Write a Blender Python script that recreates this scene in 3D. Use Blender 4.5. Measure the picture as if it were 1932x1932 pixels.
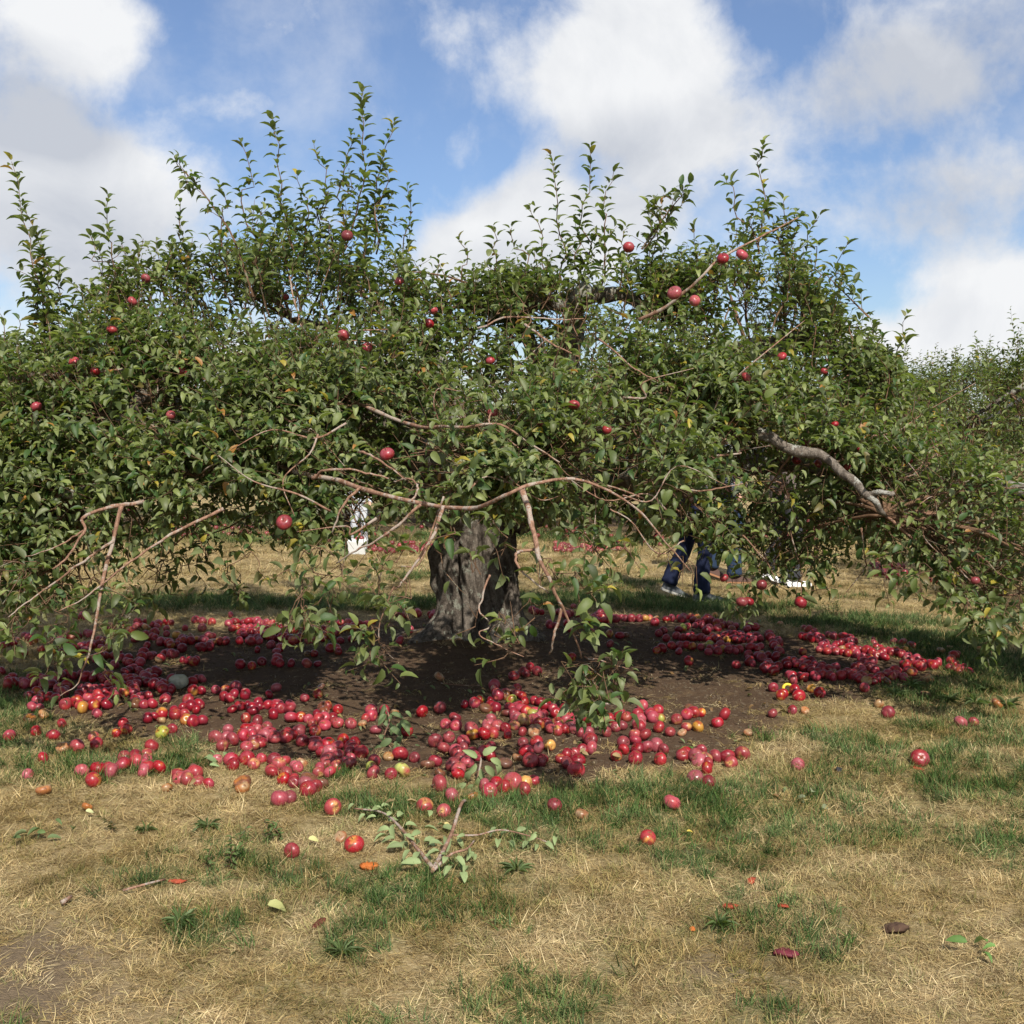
import bpy, math, random
import numpy as np
from mathutils import Vector, Matrix
R = math.radians
rng = np.random.default_rng(7); random.seed(7)
scene = bpy.context.scene
for o in list(bpy.data.objects): bpy.data.objects.remove(o)

# ---------------------------------------------------------------- camera
CAM_H = 1.6; PITCH = R(4.4); FPX = 2157.0; W = 1932.0     # photo measured at 1932 px
cam = bpy.data.cameras.new('camera'); cam.sensor_width = 36; cam.lens = 36*FPX/W
cam.clip_start = .05; cam.clip_end = 3000
cobj = bpy.data.objects.new('camera', cam); scene.collection.objects.link(cobj)
cobj.location = (0, 0, CAM_H); cobj.rotation_euler = (R(90)-PITCH, 0, 0); scene.camera = cobj
# ---------------------------------------------------------------- sun, sky, exposure
SUN_EL = R(46); SUN_AZ = R(-17)          # azimuth measured from -Y (behind the camera) towards +X
sdir = Vector((math.sin(-SUN_AZ)*math.cos(SUN_EL), -math.cos(SUN_AZ)*math.cos(SUN_EL), math.sin(SUN_EL)))
sl = bpy.data.lights.new('sun', 'SUN'); sl.energy = 5.0; sl.angle = R(.6); sl.color = (1, .93, .82)
so = bpy.data.objects.new('sun', sl); scene.collection.objects.link(so)
so.rotation_euler = (-sdir).to_track_quat('-Z', 'Y').to_euler(); so.location = (4, -6, 12)
scene.view_settings.view_transform = 'Standard'; scene.view_settings.look = 'None'
scene.view_settings.exposure = .34; scene.view_settings.gamma = 1; scene.view_settings.use_curve_mapping = False

def ray(u, v):
    x = (u-W/2)/FPX; y = (W/2-v)/FPX
    c, s = math.cos(PITCH), math.sin(PITCH)
    return np.array([x, c+y*s, -s+y*c])
def PT(u, v, d):                          # point seen at photo pixel (u,v) at forward distance d metres
    r = ray(u, v); return np.array([0, 0, CAM_H])+r*(d/r[1])
def GP(u, v, z=0.):                       # point on the ground plane (height z)
    r = ray(u, v); return np.array([0, 0, CAM_H])+r*((z-CAM_H)/r[2])
def proj(p):                              # world -> photo pixels (vectorised), for tracing silhouettes
    p = np.asarray(p, float); q = p-np.array([0, 0, CAM_H]); c, s = math.cos(PITCH), math.sin(PITCH)
    f = q[..., 1]*c-q[..., 2]*s; up = q[..., 1]*s+q[..., 2]*c
    return W/2+q[..., 0]/f*FPX, W/2-up/f*FPX

# ---------------------------------------------------------------- node helpers
def newmat(name):
    m = bpy.data.materials.new(name); m.use_nodes = True
    nt = m.node_tree; nt.nodes.clear(); out = nt.nodes.new('ShaderNodeOutputMaterial')
    return m, nt, out
class N:
    def __init__(s, nt): s.nt = nt
    def n(s, t, **k):
        nd = s.nt.nodes.new(t)
        for a, b in k.items(): setattr(nd, a, b)
        return nd
    def put(s, sock, v):
        if isinstance(v, bpy.types.NodeSocket): s.nt.links.new(v, sock)
        elif v is not None: sock.default_value = v
    def math(s, op, a, b=None, c=None, clamp=False):
        nd = s.n('ShaderNodeMath', operation=op, use_clamp=clamp)
        s.put(nd.inputs[0], a); s.put(nd.inputs[1], b)
        if c is not None: s.put(nd.inputs[2], c)
        return nd.outputs[0]
    def vmath(s, op, a, b=None, scale=None):
        nd = s.n('ShaderNodeVectorMath', operation=op); s.put(nd.inputs[0], a); s.put(nd.inputs[1], b)
        if scale is not None: s.put(nd.inputs['Scale'], scale)
        return nd.outputs['Value'] if op in ('LENGTH', 'DOT_PRODUCT', 'DISTANCE') else nd.outputs['Vector']
    def noise(s, vec, scale, detail=4, rough=.55, dist=0, out='Fac'):
        nd = s.n('ShaderNodeTexNoise'); s.put(nd.inputs['Vector'], vec)
        nd.inputs['Scale'].default_value = scale; nd.inputs['Detail'].default_value = detail
        nd.inputs['Roughness'].default_value = rough; nd.inputs['Distortion'].default_value = dist
        return nd.outputs[0 if out == 'Fac' else 1]
    def ss(s, v, a, b, lo=0., hi=1.):
        nd = s.n('ShaderNodeMapRange', interpolation_type='SMOOTHSTEP'); s.put(nd.inputs[0], v)
        nd.inputs[1].default_value = a; nd.inputs[2].default_value = b
        nd.inputs[3].default_value = lo; nd.inputs[4].default_value = hi
        return nd.outputs[0]
    def mix(s, f, a, b, blend='MIX'):
        nd = s.n('ShaderNodeMix', data_type='RGBA', blend_type=blend)
        s.put(nd.inputs[0], f); s.put(nd.inputs[6], a); s.put(nd.inputs[7], b)
        return nd.outputs[2]
    def attr(s, name, out='Color'):
        nd = s.n('ShaderNodeAttribute', attribute_name=name); return nd.outputs[out]
    def bump(s, h, strength=.5, dist=.01):
        nd = s.n('ShaderNodeBump'); nd.inputs['Strength'].default_value = strength
        nd.inputs['Distance'].default_value = dist; s.put(nd.inputs['Height'], h); return nd.outputs[0]
def col(c): return (c[0], c[1], c[2], 1)

# ---------------------------------------------------------------- world: physical sky + broken cloud
w = bpy.data.worlds.new('World'); scene.world = w; w.use_nodes = True
nt = w.node_tree; nt.nodes.clear(); k = N(nt)
wo = k.n('ShaderNodeOutputWorld'); bg = k.n('ShaderNodeBackground')
sky = k.n('ShaderNodeTexSky', sky_type='NISHITA'); sky.sun_disc = False
sky.sun_elevation = SUN_EL; sky.sun_rotation = math.atan2(sdir.x, sdir.y)
sky.air_density = 1.0; sky.dust_density = .6; sky.ozone_density = 1.6
skyc = k.mix(1., sky.outputs[0], (.84, .93, 1.10, 1), 'MULTIPLY')
tc = k.n('ShaderNodeTexCoord'); D = tc.outputs['Generated']
n1 = k.noise(D, 6.5, 9, .60, .25); n2 = k.noise(D, 2.2, 5, .55, .1); nw = k.noise(D, 3.0, 3, .5, 0, 'Color')
warp = k.vmath('SCALE', k.vmath('SUBTRACT', nw, (.5, .5, .5)), scale=.07)
Dw = k.vmath('ADD', D, warp)
# cloud banks (u, v, half-width, half-height, weight)
CL = [(50, 50, 190, 100, 1.0), (190, 40, 100, 80, .7), (70, 250, 230, 80, 1.0), (120, 340, 240, 90, .7), (240, 420, 170, 120, .75), (60, 480, 200, 100, .8),
      (1195, 90, 135, 130, 1.35), (1080, 160, 150, 90, .75), (1260, 210, 170, 110, .9), (940, 110, 130, 80, .45), (1330, 330, 170, 90, .55),
      (1010, 330, 70, 80, .9), (950, 400, 130, 70, 1.1), (850, 460, 110, 60, .9), (1060, 470, 220, 90, .9), (1150, 400, 150, 80, .5), (1850, 60, 290, 130, .62), (1640, 130, 150, 90, .30),
      (1810, 370, 240, 80, .55), (1890, 560, 140, 75, 1.2), (1560, 260, 120, 90, .30), (450, 185, 75, 34, .55),
      (640, 195, 120, 40, .45), (820, 240, 70, 40, .35), (1850, 650, 260, 60, .8), (600, 40, 260, 50, .25), (1500, 460, 200, 60, .3),
      (300, 700, 600, 90, .7), (1640, 660, 160, 50, .6)]
def blob(u, v, a, b, wgt):
    c = ray(u, v); c = c/np.linalg.norm(c)
    dv = k.vmath('SUBTRACT', Dw, tuple(c)); sc = (FPX/a, FPX/a*.5, FPX/b)
    r = k.vmath('LENGTH', k.vmath('MULTIPLY', dv, sc))
    return k.ss(r, .2, 1.5, wgt, 0.)
tot = None
for c in CL:
    b_ = blob(*c); tot = b_ if tot is None else k.math('ADD', tot, b_)
sep = k.n('ShaderNodeSeparateXYZ'); k.put(sep.inputs[0], D)
away = k.ss(sep.outputs[1], .2, .75, 1., 0.)                    # unseen broken cloud round the sky, coverage raised for more fill light
gen = k.math('MULTIPLY', k.ss(n2, .40, .58), away)
tot = k.math('ADD', tot, k.math('MULTIPLY', gen, .95))
n3 = k.noise(Dw, 17, 7, .62, .1)
f = k.math('ADD', tot, k.math('MULTIPLY', k.math('SUBTRACT', n1, .5), 2.1))
f = k.math('ADD', f, k.math('MULTIPLY', k.math('SUBTRACT', n3, .5), 1.1))
n4 = k.noise(Dw, 40, 6, .6, .1)
f = k.math('ADD', f, k.math('MULTIPLY', k.math('SUBTRACT', n4, .5), .5))
dens = k.ss(f, .0, 1.0)
veil = k.ss(k.noise(Dw, 5.4, 9, .62, .1), .42, .70, 0.04, .42)    # thin high haze
dens = k.math('MAXIMUM', dens, veil)
# grey undersides where the banks are thick
GR = [(110, 235, 150, 60, 1.1), (30, 120, 160, 60, .6), (200, 450, 260, 130, .8), (1830, 130, 330, 120, 1.0), (1870, 380, 300, 90, .8), (1180, 250, 190, 60, .55), (950, 470, 160, 50, .5),
      (1150, 330, 300, 90, .35), (1860, 620, 200, 50, .3)]
gt = None
for c in GR:
    b_ = blob(*c); gt = b_ if gt is None else k.math('ADD', gt, b_)
gt = k.math('ADD', gt, k.math('MULTIPLY', k.math('SUBTRACT', k.noise(Dw, 9, 8, .6, .4), .50), 1.6))
gt = k.math('ADD', gt, k.ss(f, .7, 1.7, .10, -.05), clamp=True)
cc = k.mix(gt, (7.8, 7.9, 8.05, 1), (4.9, 5.2, 5.8, 1))
skyc = k.mix(dens, skyc, cc)
k.put(bg.inputs[0], skyc); bg.inputs[1].default_value = .092
k.nt.links.new(bg.outputs[0], wo.inputs[0])

# ---------------------------------------------------------------- generic object helpers
COL = scene.collection
def tag(o, label=None, cat=None, group=None, kind=None):
    if label: o['label'] = label
    if cat: o['category'] = cat
    if group: o['group'] = group
    if kind: o['kind'] = kind
    return o
def empty(name, loc, label=None, cat=None, group=None):
    o = bpy.data.objects.new(name, None); o.location = loc; o.empty_display_size = .1
    COL.objects.link(o); return tag(o, label, cat, group)
def link(name, me, parent=None, loc=None):
    o = bpy.data.objects.new(name, me); COL.objects.link(o)
    if parent: o.parent = parent
    if loc is not None: o.location = loc
    return o
def mesh_tris(name, V, F, mat, colors=None, smooth=True, extra=None):
    me = bpy.data.meshes.new(name); V = np.asarray(V, np.float32); F = np.asarray(F, np.int32)
    me.vertices.add(len(V)); me.vertices.foreach_set('co', V.ravel())
    kf = F.shape[1]
    me.loops.add(F.size); me.loops.foreach_set('vertex_index', F.ravel())
    me.polygons.add(len(F)); me.polygons.foreach_set('loop_start', np.arange(0, F.size, kf, dtype=np.int32))
    me.polygons.foreach_set('loop_total', np.full(len(F), kf, np.int32))
    me.polygons.foreach_set('use_smooth', np.full(len(F), smooth, bool))
    if colors is not None:
        a = me.color_attributes.new('tint', 'FLOAT_COLOR', 'POINT')
        c = np.ones((len(V), 4), np.float32); c[:, :3] = colors; a.data.foreach_set('color', c.ravel())
    me.materials.append(mat); me.update(calc_edges=True); return me
def _h(i, j, k_, seed):
    n = (i*374761393+j*668265263+k_*2147483647+seed*974711) & 0xffffffff
    n = ((n ^ (n >> 13))*1274126177) & 0xffffffff
    return ((n ^ (n >> 16)) & 0xffff)/65535.
def noise3(p, seed=0):
    p = np.asarray(p, float); i = np.floor(p).astype(np.int64); f = p-i; f = f*f*(3-2*f); r = 0
    for dx in (0, 1):
        for dy in (0, 1):
            for dz in (0, 1):
                wt = (f[..., 0] if dx else 1-f[..., 0])*(f[..., 1] if dy else 1-f[..., 1])*(f[..., 2] if dz else 1-f[..., 2])
                r = r+wt*_h(i[..., 0]+dx, i[..., 1]+dy, i[..., 2]+dz, seed)
    return r
def fbm(p, seed=0, o=4):
    p = np.asarray(p, float); a = .5; r = 0
    for q in range(o): r = r+a*noise3(p*2**q, seed+q*17); a *= .5
    return r/(1-.5**o)
def fbm2(x, y, s, seed=0, o=4):
    return fbm(np.stack([x*s, y*s, np.full_like(x, .37+seed)], -1), seed, o)
def catmull(P, n):
    P = [np.asarray(p, float) for p in P]; P = [2*P[0]-P[1]]+P+[2*P[-1]-P[-2]]; out = []
    for i in range(1, len(P)-2):
        for t in np.linspace(0, 1, n, endpoint=False):
            a, b, c, d = P[i-1], P[i], P[i+1], P[i+2]
            out.append(.5*((2*b)+(-a+c)*t+(2*a-5*b+4*c-d)*t*t+(-a+3*b-3*c+d)*t**3))
    out.append(P[-2]); return np.array(out)
def tube(P, rad, ns=8, rough=0., seed=0, cap=True):
    P = np.asarray(P, float); m = len(P); rad = np.broadcast_to(np.asarray(rad, float), (m,)) if np.ndim(rad) else np.full(m, rad)
    T = np.gradient(P, axis=0); T /= np.linalg.norm(T, axis=1, keepdims=True)+1e-9
    ref = np.array([.13, .21, .97]) if abs(T[0] @ np.array([.13, .21, .97])) < .9 else np.array([1., 0, 0])
    A = np.zeros_like(P); a = np.cross(T[0], ref); a /= np.linalg.norm(a)
    for i in range(m):
        a = a-T[i]*(a @ T[i]); a /= np.linalg.norm(a)+1e-9; A[i] = a
    B = np.cross(T, A); th = np.linspace(0, 2*np.pi, ns, endpoint=False)
    dirs = A[:, None]*np.cos(th)[None, :, None]+B[:, None]*np.sin(th)[None, :, None]
    rr = rad[:, None]*np.ones(ns)[None]
    if rough: rr = rr*(1+rough*(fbm((P[:, None]+dirs*rad[:, None, None])*14, seed, 3)-.5)*2)
    V = (P[:, None]+dirs*rr[..., None]).reshape(-1, 3)
    i = np.arange(m-1)[:, None]*ns; j = np.arange(ns)[None]; j2 = (j+1) % ns
    F = np.stack([i+j, i+j2, i+ns+j2, i+ns+j], -1).reshape(-1, 4)
    if cap:
        n0 = len(V); V = np.vstack([V, P[0:1], P[-1:]]); jj = np.arange(ns); jn = (jj+1) % ns
        F = np.vstack([F, np.stack([jn, jj, np.full(ns, n0), np.full(ns, n0)], -1), np.stack([(m-1)*ns+jj, (m-1)*ns+jn, np.full(ns, n0+1), np.full(ns, n0+1)], -1)])
    return V, F
def q2t(F):
    F = np.asarray(F); a = F[:, [0, 1, 2]]; b = F[:, [0, 2, 3]]; b = b[b[:, 1] != b[:, 2]]
    return np.vstack([a, b])
def join(parts):
    V = []; F = []; n = 0
    for v, f in parts: V.append(v); F.append(f+n); n += len(v)
    return np.vstack(V), np.vstack(F)
def tube_obj(name, P, rad, mat, parent=None, ns=8, rough=0., seed=0):
    V, F = tube(P, rad, ns, rough, seed)
    return link(name, mesh_tris(name, V, q2t(F), mat), parent)

# ---------------------------------------------------------------- materials
def leaf_material(name, under=(.20, .235, .13), gloss=.42, rough=.5, trans=.28):
    m, nt, out = newmat(name); k = N(nt)
    t = k.attr('tint'); g = k.n('ShaderNodeNewGeometry')
    geo = k.n('ShaderNodeTexCoord').outputs['Object']
    nz = k.noise(geo, 60, 3, .6); top = k.mix(k.math('MULTIPLY', nz, .5), t, (.03, .05, .015, 1))
    und = k.mix(.45, t, col(under)); c = k.mix(g.outputs['Backfacing'], top, und)
    p = k.n('ShaderNodeBsdfPrincipled'); k.put(p.inputs['Base Color'], c)
    p.inputs['Roughness'].default_value = rough; p.inputs['Specular IOR Level'].default_value = gloss
    k.put(p.inputs['Normal'], k.bump(k.noise(geo, 140, 2, .6), .25, .002))
    tr = k.n('ShaderNodeBsdfTranslucent'); k.put(tr.inputs[0], k.mix(1., k.mix(.3, t, (.16, .24, .03, 1)), (1.6, 1.7, .9, 1), 'MULTIPLY'))
    mx = k.n('ShaderNodeMixShader'); mx.inputs[0].default_value = trans
    nt.links.new(p.outputs[0], mx.inputs[1]); nt.links.new(tr.outputs[0], mx.inputs[2]); nt.links.new(mx.outputs[0], out.inputs[0])
    return m
M_leaf = leaf_material('apple_leaf')
def bark(name, a, b, lichen, lich_amt, scale=22, bumpd=.02):
    m, nt, out = newmat(name); k = N(nt); geo = k.n('ShaderNodeTexCoord').outputs['Object']
    mp = k.n('ShaderNodeMapping'); k.put(mp.inputs[0], geo); mp.inputs['Scale'].default_value = (1, 1, .32)
    n1 = k.noise(mp.outputs[0], scale, 6, .65, .6); n2 = k.noise(geo, scale*4, 5, .7)
    c = k.mix(k.ss(n1, .35, .65), col(a), col(b))
    c = k.mix(k.math('MULTIPLY', k.ss(n2, .45, .6), .45), c, col(tuple(x*.4 for x in a)))
    l = k.math('MULTIPLY', k.ss(k.math('ADD', k.noise(geo, 9, 5, .7), k.math('MULTIPLY', n2, .2)), .70-lich_amt*.2, .74-lich_amt*.18), k.ss(n2, .38, .5))
    c = k.mix(l, c, col(lichen))
    p = k.n('ShaderNodeBsdfPrincipled'); k.put(p.inputs['Base Color'], c); p.inputs['Roughness'].default_value = .9
    p.inputs['Specular IOR Level'].default_value = .15
    h = k.math('ADD', n1, k.math('MULTIPLY', n2, .5)); k.put(p.inputs['Normal'], k.bump(h, .9, bumpd))
    nt.links.new(p.outputs[0], out.inputs[0]); return m
M_trunk = bark('old_bark', (.062, .05, .04), (.21, .18, .15), (.24, .245, .20), .15, 20, .03)
M_limb = bark('limb_bark', (.08, .065, .05), (.22, .19, .16), (.27, .275, .235), .55, 30, .012)
M_limbtan = bark('weathered_limb_bark', (.09, .075, .062), (.25, .215, .18), (.31, .31, .28), .35, 30, .014)
M_branch = bark('young_bark', (.17, .095, .062), (.34, .20, .14), (.33, .28, .24), .45, 45, .006)
M_twig = bark('twig_bark', (.10, .06, .035), (.20, .12, .075), (.2, .2, .15), .1, 90, .001)
# ---------------------------------------------------------------- leaf geometry
LT = [0, .13, .38, .68, .90, 1.]; LWd = [0, .17, .275, .235, .115, 0]; NS = len(LT)
def leaf_template(droop=.35, fold=.12, twist=0., wid=1.):
    V = []; ts = LT
    def bend(t):                         # length axis x, up z
        a = droop*t; return (math.sin(a*1.6)/(1.6*droop) if droop else t, -(1-math.cos(a*1.6))/(1.6*droop) if droop else 0)
    for t in ts:
        x, z = bend(t); V.append((x, 0, z))
    for s in (-1, 1):
        for i in range(1, NS-1):
            x, z = bend(ts[i]); y = s*LWd[i]*wid*.88; V.append((x-.02, y, z+fold*abs(y)*2+twist*y))
    F = []
    for s in (0, 1):
        o = NS+s*(NS-2); q = [(0, 1, o)]
        for i in range(1, NS-2): q += [(i, i+1, o+i), (i, o+i, o+i-1)]
        q.append((NS-2, NS-1, o+NS-3))
        for a, b, c in q: F.append((a, b, c) if s else (a, c, b))
    return np.array(V, float), np.array(F)
LEAVES = [leaf_template(.65, .40, .12, .88), leaf_template(.5, .55, -.15, .82), leaf_template(.8, .35, .1, .92), leaf_template(.35, .5, 0, .85),
          leaf_template(.95, .45, -.2, .85), leaf_template(.6, .25, .25, .98)]
def frames(ax, nrm):
    ax = ax/np.linalg.norm(ax, axis=1, keepdims=True)
    nrm = nrm-ax*np.sum(ax*nrm, 1, keepdims=True); nrm /= np.linalg.norm(nrm, axis=1, keepdims=True)+1e-9
    return ax, np.cross(nrm, ax), nrm
def leaf_mesh(name, pos, ax, nrm, size, var, tint, mat, scale_w=1.):
    X, Y, Z = frames(ax, nrm); VV = []; FF = []; CC = []; n = 0
    for q in range(len(LEAVES)):
        m = var == q
        if not m.any(): continue
        T, F = LEAVES[q]; c = m.sum(); s = size[m][:, None, None]
        V = pos[m][:, None]+(T[None, :, 0:1]*X[m][:, None]+T[None, :, 1:2]*Y[m][:, None]*scale_w+T[None, :, 2:3]*Z[m][:, None])*s
        VV.append(V.reshape(-1, 3)); FF.append((F[None]+(np.arange(c)*len(T))[:, None, None]).reshape(-1, 3)+n)
        CC.append(np.repeat(tint[m], len(T), 0)); n += c*len(T)
    return mesh_tris(name, np.vstack(VV), np.vstack(FF), mat, np.vstack(CC))
def leaf_tints(n, r, yellow=.013, pale=.35):
    a = np.array([.066, .095, .022]); b = np.array([.225, .262, .085]); t = r.random((n, 1))**1.4
    c = a*(1-t)+b*t; c *= (.55+.8*r.random((n, 1)))
    br = r.random(n) < .02; c[br] = c[br]*.4+np.array([.20, .13, .04])*.6
    g = r.random(n) < pale*.6; c[g] = c[g]*.5+np.array([.21, .235, .12])*.6      # downy, greyer leaves
    bl = r.random(n) < .12; c[bl] = np.array([.045, .095, .020])
    y = r.random(n) < yellow; c[y] = np.array([.45, .36, .05])*(.6+.4*r.random((y.sum(), 1)))
    y = r.random(n) < yellow*.4; c[y] = np.array([.38, .17, .04])
    return c
def unit(v): return v/(np.linalg.norm(v)+1e-9)

class Foliage:
    """collects twigs (thin tubes) and leaf placements"""
    def __init__(s, seed): s.r = np.random.default_rng(seed); s.pos = []; s.ax = []; s.nr = []; s.sz = []; s.tw = []
    def twig(s, p, d, L, curve_up=.25, nl=None, size=.075, rad=.003, spacing=.032, start=.12, rough=.12, tip=True):
        r = s.r; n = max(4, int(L/.05)); P = [np.array(p, float)]; d = unit(np.array(d, float)); st = L/n
        for i in range(n):
            d = unit(d+np.array([0, 0, curve_up*st*3])+r.normal(0, rough*.5, 3)); P.append(P[-1]+d*st)
        P = np.array(P); s.tw.append((P, np.linspace(rad, rad*.35, len(P))))
        nl = nl if nl else max(3, int(L*(1-start)/spacing)); ph = r.random()*6.28
        for i in range(nl):
            t = start+(1-start)*(i+.3+.5*r.random())/nl; t = min(t, .999); q = t*n; a = int(q); fr = q-a
            x = P[a]*(1-fr)+P[a+1]*fr; T = unit(P[a+1]-P[a]); ph += 2.4+r.normal(0, .3)
            ref = np.array([0, 0, 1.]) if abs(T[2]) < .95 else np.array([1., 0, 0])
            A = unit(np.cross(T, ref)); B = np.cross(T, A); Rd = A*math.cos(ph)+B*math.sin(ph)
            up = .35+.9*t if T[2] > .3 else .35
            axv = unit(Rd+T*(.45+.45*t)+np.array([0, 0, .15])+r.normal(0, .18, 3))
            nr = unit(T*.45+np.array([0, 0, .6+up])-Rd*.2+r.normal(0, .2, 3))
            szz = size*(.55+.62*r.random())*(1 if t < .88 else .62)
            pet = x+axv*szz*.22
            s.pos.append(pet); s.ax.append(axv); s.nr.append(nr); s.sz.append(szz)
        return P
    def arrays(s):
        return np.array(s.pos), np.array(s.ax), np.array(s.nr), np.array(s.sz)
    def twig_mesh(s, name, ns=3, keep=None):
        VV = []; FF = []; n = 0
        for i, (P, rd) in enumerate(s.tw):
            if keep is not None and not keep(P): continue
            V, F = tube(P, rd, ns, cap=False); VV.append(V); FF.append(q2t(F)+n); n += len(V)
        return mesh_tris(name, np.vstack(VV), np.vstack(FF), M_twig)

# ---------------------------------------------------------------- ground
def ell(u, v, ru, rv):
    c = GP(u, v); return c[0], c[1], ru*c[1]/FPX, rv*c[1]**2/(CAM_H*FPX)
DIRT = [(150, 1245), (260, 1205), (430, 1180), (700, 1168), (1100, 1163), (1260, 1165), (1400, 1180), (1560, 1212), (1700, 1238), (1800, 1262),
        (1720, 1292), (1640, 1318), (1500, 1345), (1440, 1372), (1420, 1392), (1300, 1440), (1180, 1465), (1000, 1478), (850, 1472), (700, 1468),
        (610, 1440), (470, 1415), (330, 1395), (170, 1372), (110, 1335), (50, 1300), (60, 1268)]
DW = np.array([GP(u, v)[:2] for u, v in DIRT])
def poly_sd(x, y, Pg):
    ins = np.zeros(x.shape, bool); d = np.full(x.shape, 1e9)
    for i in range(len(Pg)):
        a = Pg[i]; b = Pg[(i+1) % len(Pg)]
        cnd = ((a[1] > y) != (b[1] > y)) & (x < (b[0]-a[0])*(y-a[1])/(b[1]-a[1]+1e-12)+a[0]); ins ^= cnd
        e = b-a; t = np.clip(((x-a[0])*e[0]+(y-a[1])*e[1])/(e@e), 0, 1)
        d = np.minimum(d, np.hypot(x-a[0]-t*e[0], y-a[1]-t*e[1]))
    return np.where(ins, -d, d)
GREEN = [(60, 1340, 110, 45, 1), (0, 1310, 60, 50, 1), (300, 1138, 420, 15, 1.3), (760, 1135, 260, 15, 1.2), (1080, 1128, 230, 14, 1.2), (1350, 1146, 200, 12, 1.2), (1600, 1172, 200, 12, 1.2), (1800, 1200, 160, 12, 1.1), (1860, 1255, 190, 60, 1.2),
         (1720, 1305, 110, 30, 1), (400, 1400, 90, 22, .9), (250, 1445, 160, 20, .8), (610, 1475, 60, 16, .5), (700, 1420, 120, 22, .6), (330, 1370, 60, 18, .6), (80, 1470, 130, 25, .8),
         (600, 1530, 120, 22, .35), (760, 1530, 160, 32, .7), (1050, 1520, 210, 38, .85), (1250, 1510, 130, 36, .9), (1180, 1560, 180, 30, .45), (1320, 1500, 80, 24, .7),
         (1500, 1500, 160, 24, .25), (1560, 1560, 220, 26, .3), (1780, 1590, 200, 34, .55), (1900, 1450, 120, 30, .25), (1820, 1360, 150, 22, .5), (430, 1640, 180, 70, .65), (330, 1760, 90, 30, .7), (420, 1770, 80, 35, .7),
         (650, 1800, 90, 45, .6), (220, 1650, 100, 40, .35), (640, 1450, 80, 22, .6), (1060, 1880, 120, 50, .35), (580, 1700, 200, 60, .5), (780, 1720, 120, 40, .4), (1080, 1600, 160, 30, .4),
         (500, 1075, 260, 5, .35), (780, 1088, 130, 8, .7), (1130, 1100, 150, 9, .8), (1180, 1048, 260, 5, .35), (1600, 1125, 120, 3, .45), (500, 1860, 150, 60, .25), (850, 1670, 120, 30, .55), (1250, 1610, 200, 30, .4)]
BARE = [(40, 1830, 200, 100, 1.2), (1340, 1820, 90, 22, .8), (1400, 1370, 120, 20, .6), (1500, 1410, 120, 14, .35), (1450, 1865, 160, 30, .3), (1040, 1070, 700, 5, .15), (170, 1900, 200, 40, .5), (1500, 1790, 100, 12, .4)]
def masks(x, y):
    nse = fbm2(x, y, 3.1, 3, 5); nb = fbm2(x, y, .55, 9, 4); nf = fbm2(x, y, 11., 5, 3)
    sd = poly_sd(x, y, DW)
    dirt = np.clip(.5-(sd+(nse-.5)*.75+(nf-.5)*.25)/.22, 0, 1)
    g = np.clip((nb-.49)*3.2, .08, .58)*np.clip((10.4-y)/.5, .12, 1)
    for e in GREEN:
        cx, cy, rx, ry = ell(*e[:4]); q = ((x-cx)/rx)**2+((y-cy)/max(ry, .12))**2
        g = g+e[4]*np.exp(-q*1.1)
    g = np.clip(g*(.1+1.6*nse)+(nse-.56)*.55*np.clip((10.6-y)/.4, .25, 1), 0, 1)
    b = np.zeros_like(x)
    for e in BARE:
        cx, cy, rx, ry = ell(*e[:4]); q = ((x-cx)/rx)**2+((y-cy)/max(ry, .1))**2; b = b+e[4]*np.exp(-q)
    b = np.clip(b*(.5+1.3*nse)+np.clip((nse-.68)*3, 0, .5), 0, 1)
    # bare soil also under the other trees of the orchard rows
    for (tx, ty) in ORCHARD:
        if ty < 12: continue
        q = np.hypot(x-tx, y-ty); dirt = np.maximum(dirt, np.clip((2.3-q+(nse-.5)*1.2)/.5, 0, 1)*.9)
        g = np.maximum(g, np.exp(-((q-2.9)/.5)**2)*.9)
    far = np.clip((y-26)/30, 0, 1); g = np.clip(g+far*.3, 0, 1)
    return dirt, g, b
TRUNK = np.array([-.22, 8.32])
def height(x, y):
    x = np.asarray(x, float); y = np.asarray(y, float)
    h = (fbm2(x, y, .5, 2, 3)-.5)*.10+(fbm2(x, y, 2.6, 4, 3)-.5)*.035
    q = np.hypot(x-TRUNK[0], y-TRUNK[1]); h = h+.09*np.exp(-(q/.75)**2)
    return h*np.clip(np.hypot(x, y)/3, .3, 1)
ORCHARD = [(-12.6, 18.2), (-7.4, 18.0), (-2.6, 18.4), (2.4, 18.1), (7.3, 18.5), (12.4, 18.2), (17.5, 18.4), (-17.6, 18.5),
           (6.25, 10.6), (-9.6, 9.6), (-13.5, 27.5), (-8.0, 27.8), (-2.7, 27.3), (2.9, 27.7), (8.3, 27.4), (13.8, 27.9), (19.2, 27.5), (-19, 27.6)]
def axis_coords(lo, hi, step, far, growth=1.16):
    a = list(np.arange(lo, hi+1e-6, step)); s = step; x = hi
    while x < far: s *= growth; x += s; a.append(x)
    s = step; x = lo; pre = []
    while x > -far: s *= growth; x -= s; pre.append(x)
    return np.array(pre[::-1]+a)
gx = axis_coords(-4.6, 4.6, .035, 900); gy = axis_coords(2.4, 10.6, .035, 900)
GX, GY = np.meshgrid(gx, gy); dm, gm, bm_ = masks(GX, GY); GZ = height(GX, GY)
micro = (fbm2(GX, GY, 16, 21, 3)-.5)*.018; GZ = GZ+micro*np.clip((30-np.abs(GY))/20, 0, 1)
GZ = np.where(np.hypot(GX, GY) > 60, 0, GZ)
nx = len(gx); i, j = np.meshgrid(np.arange(len(gy)-1), np.arange(nx-1), indexing='ij'); a = i*nx+j
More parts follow.
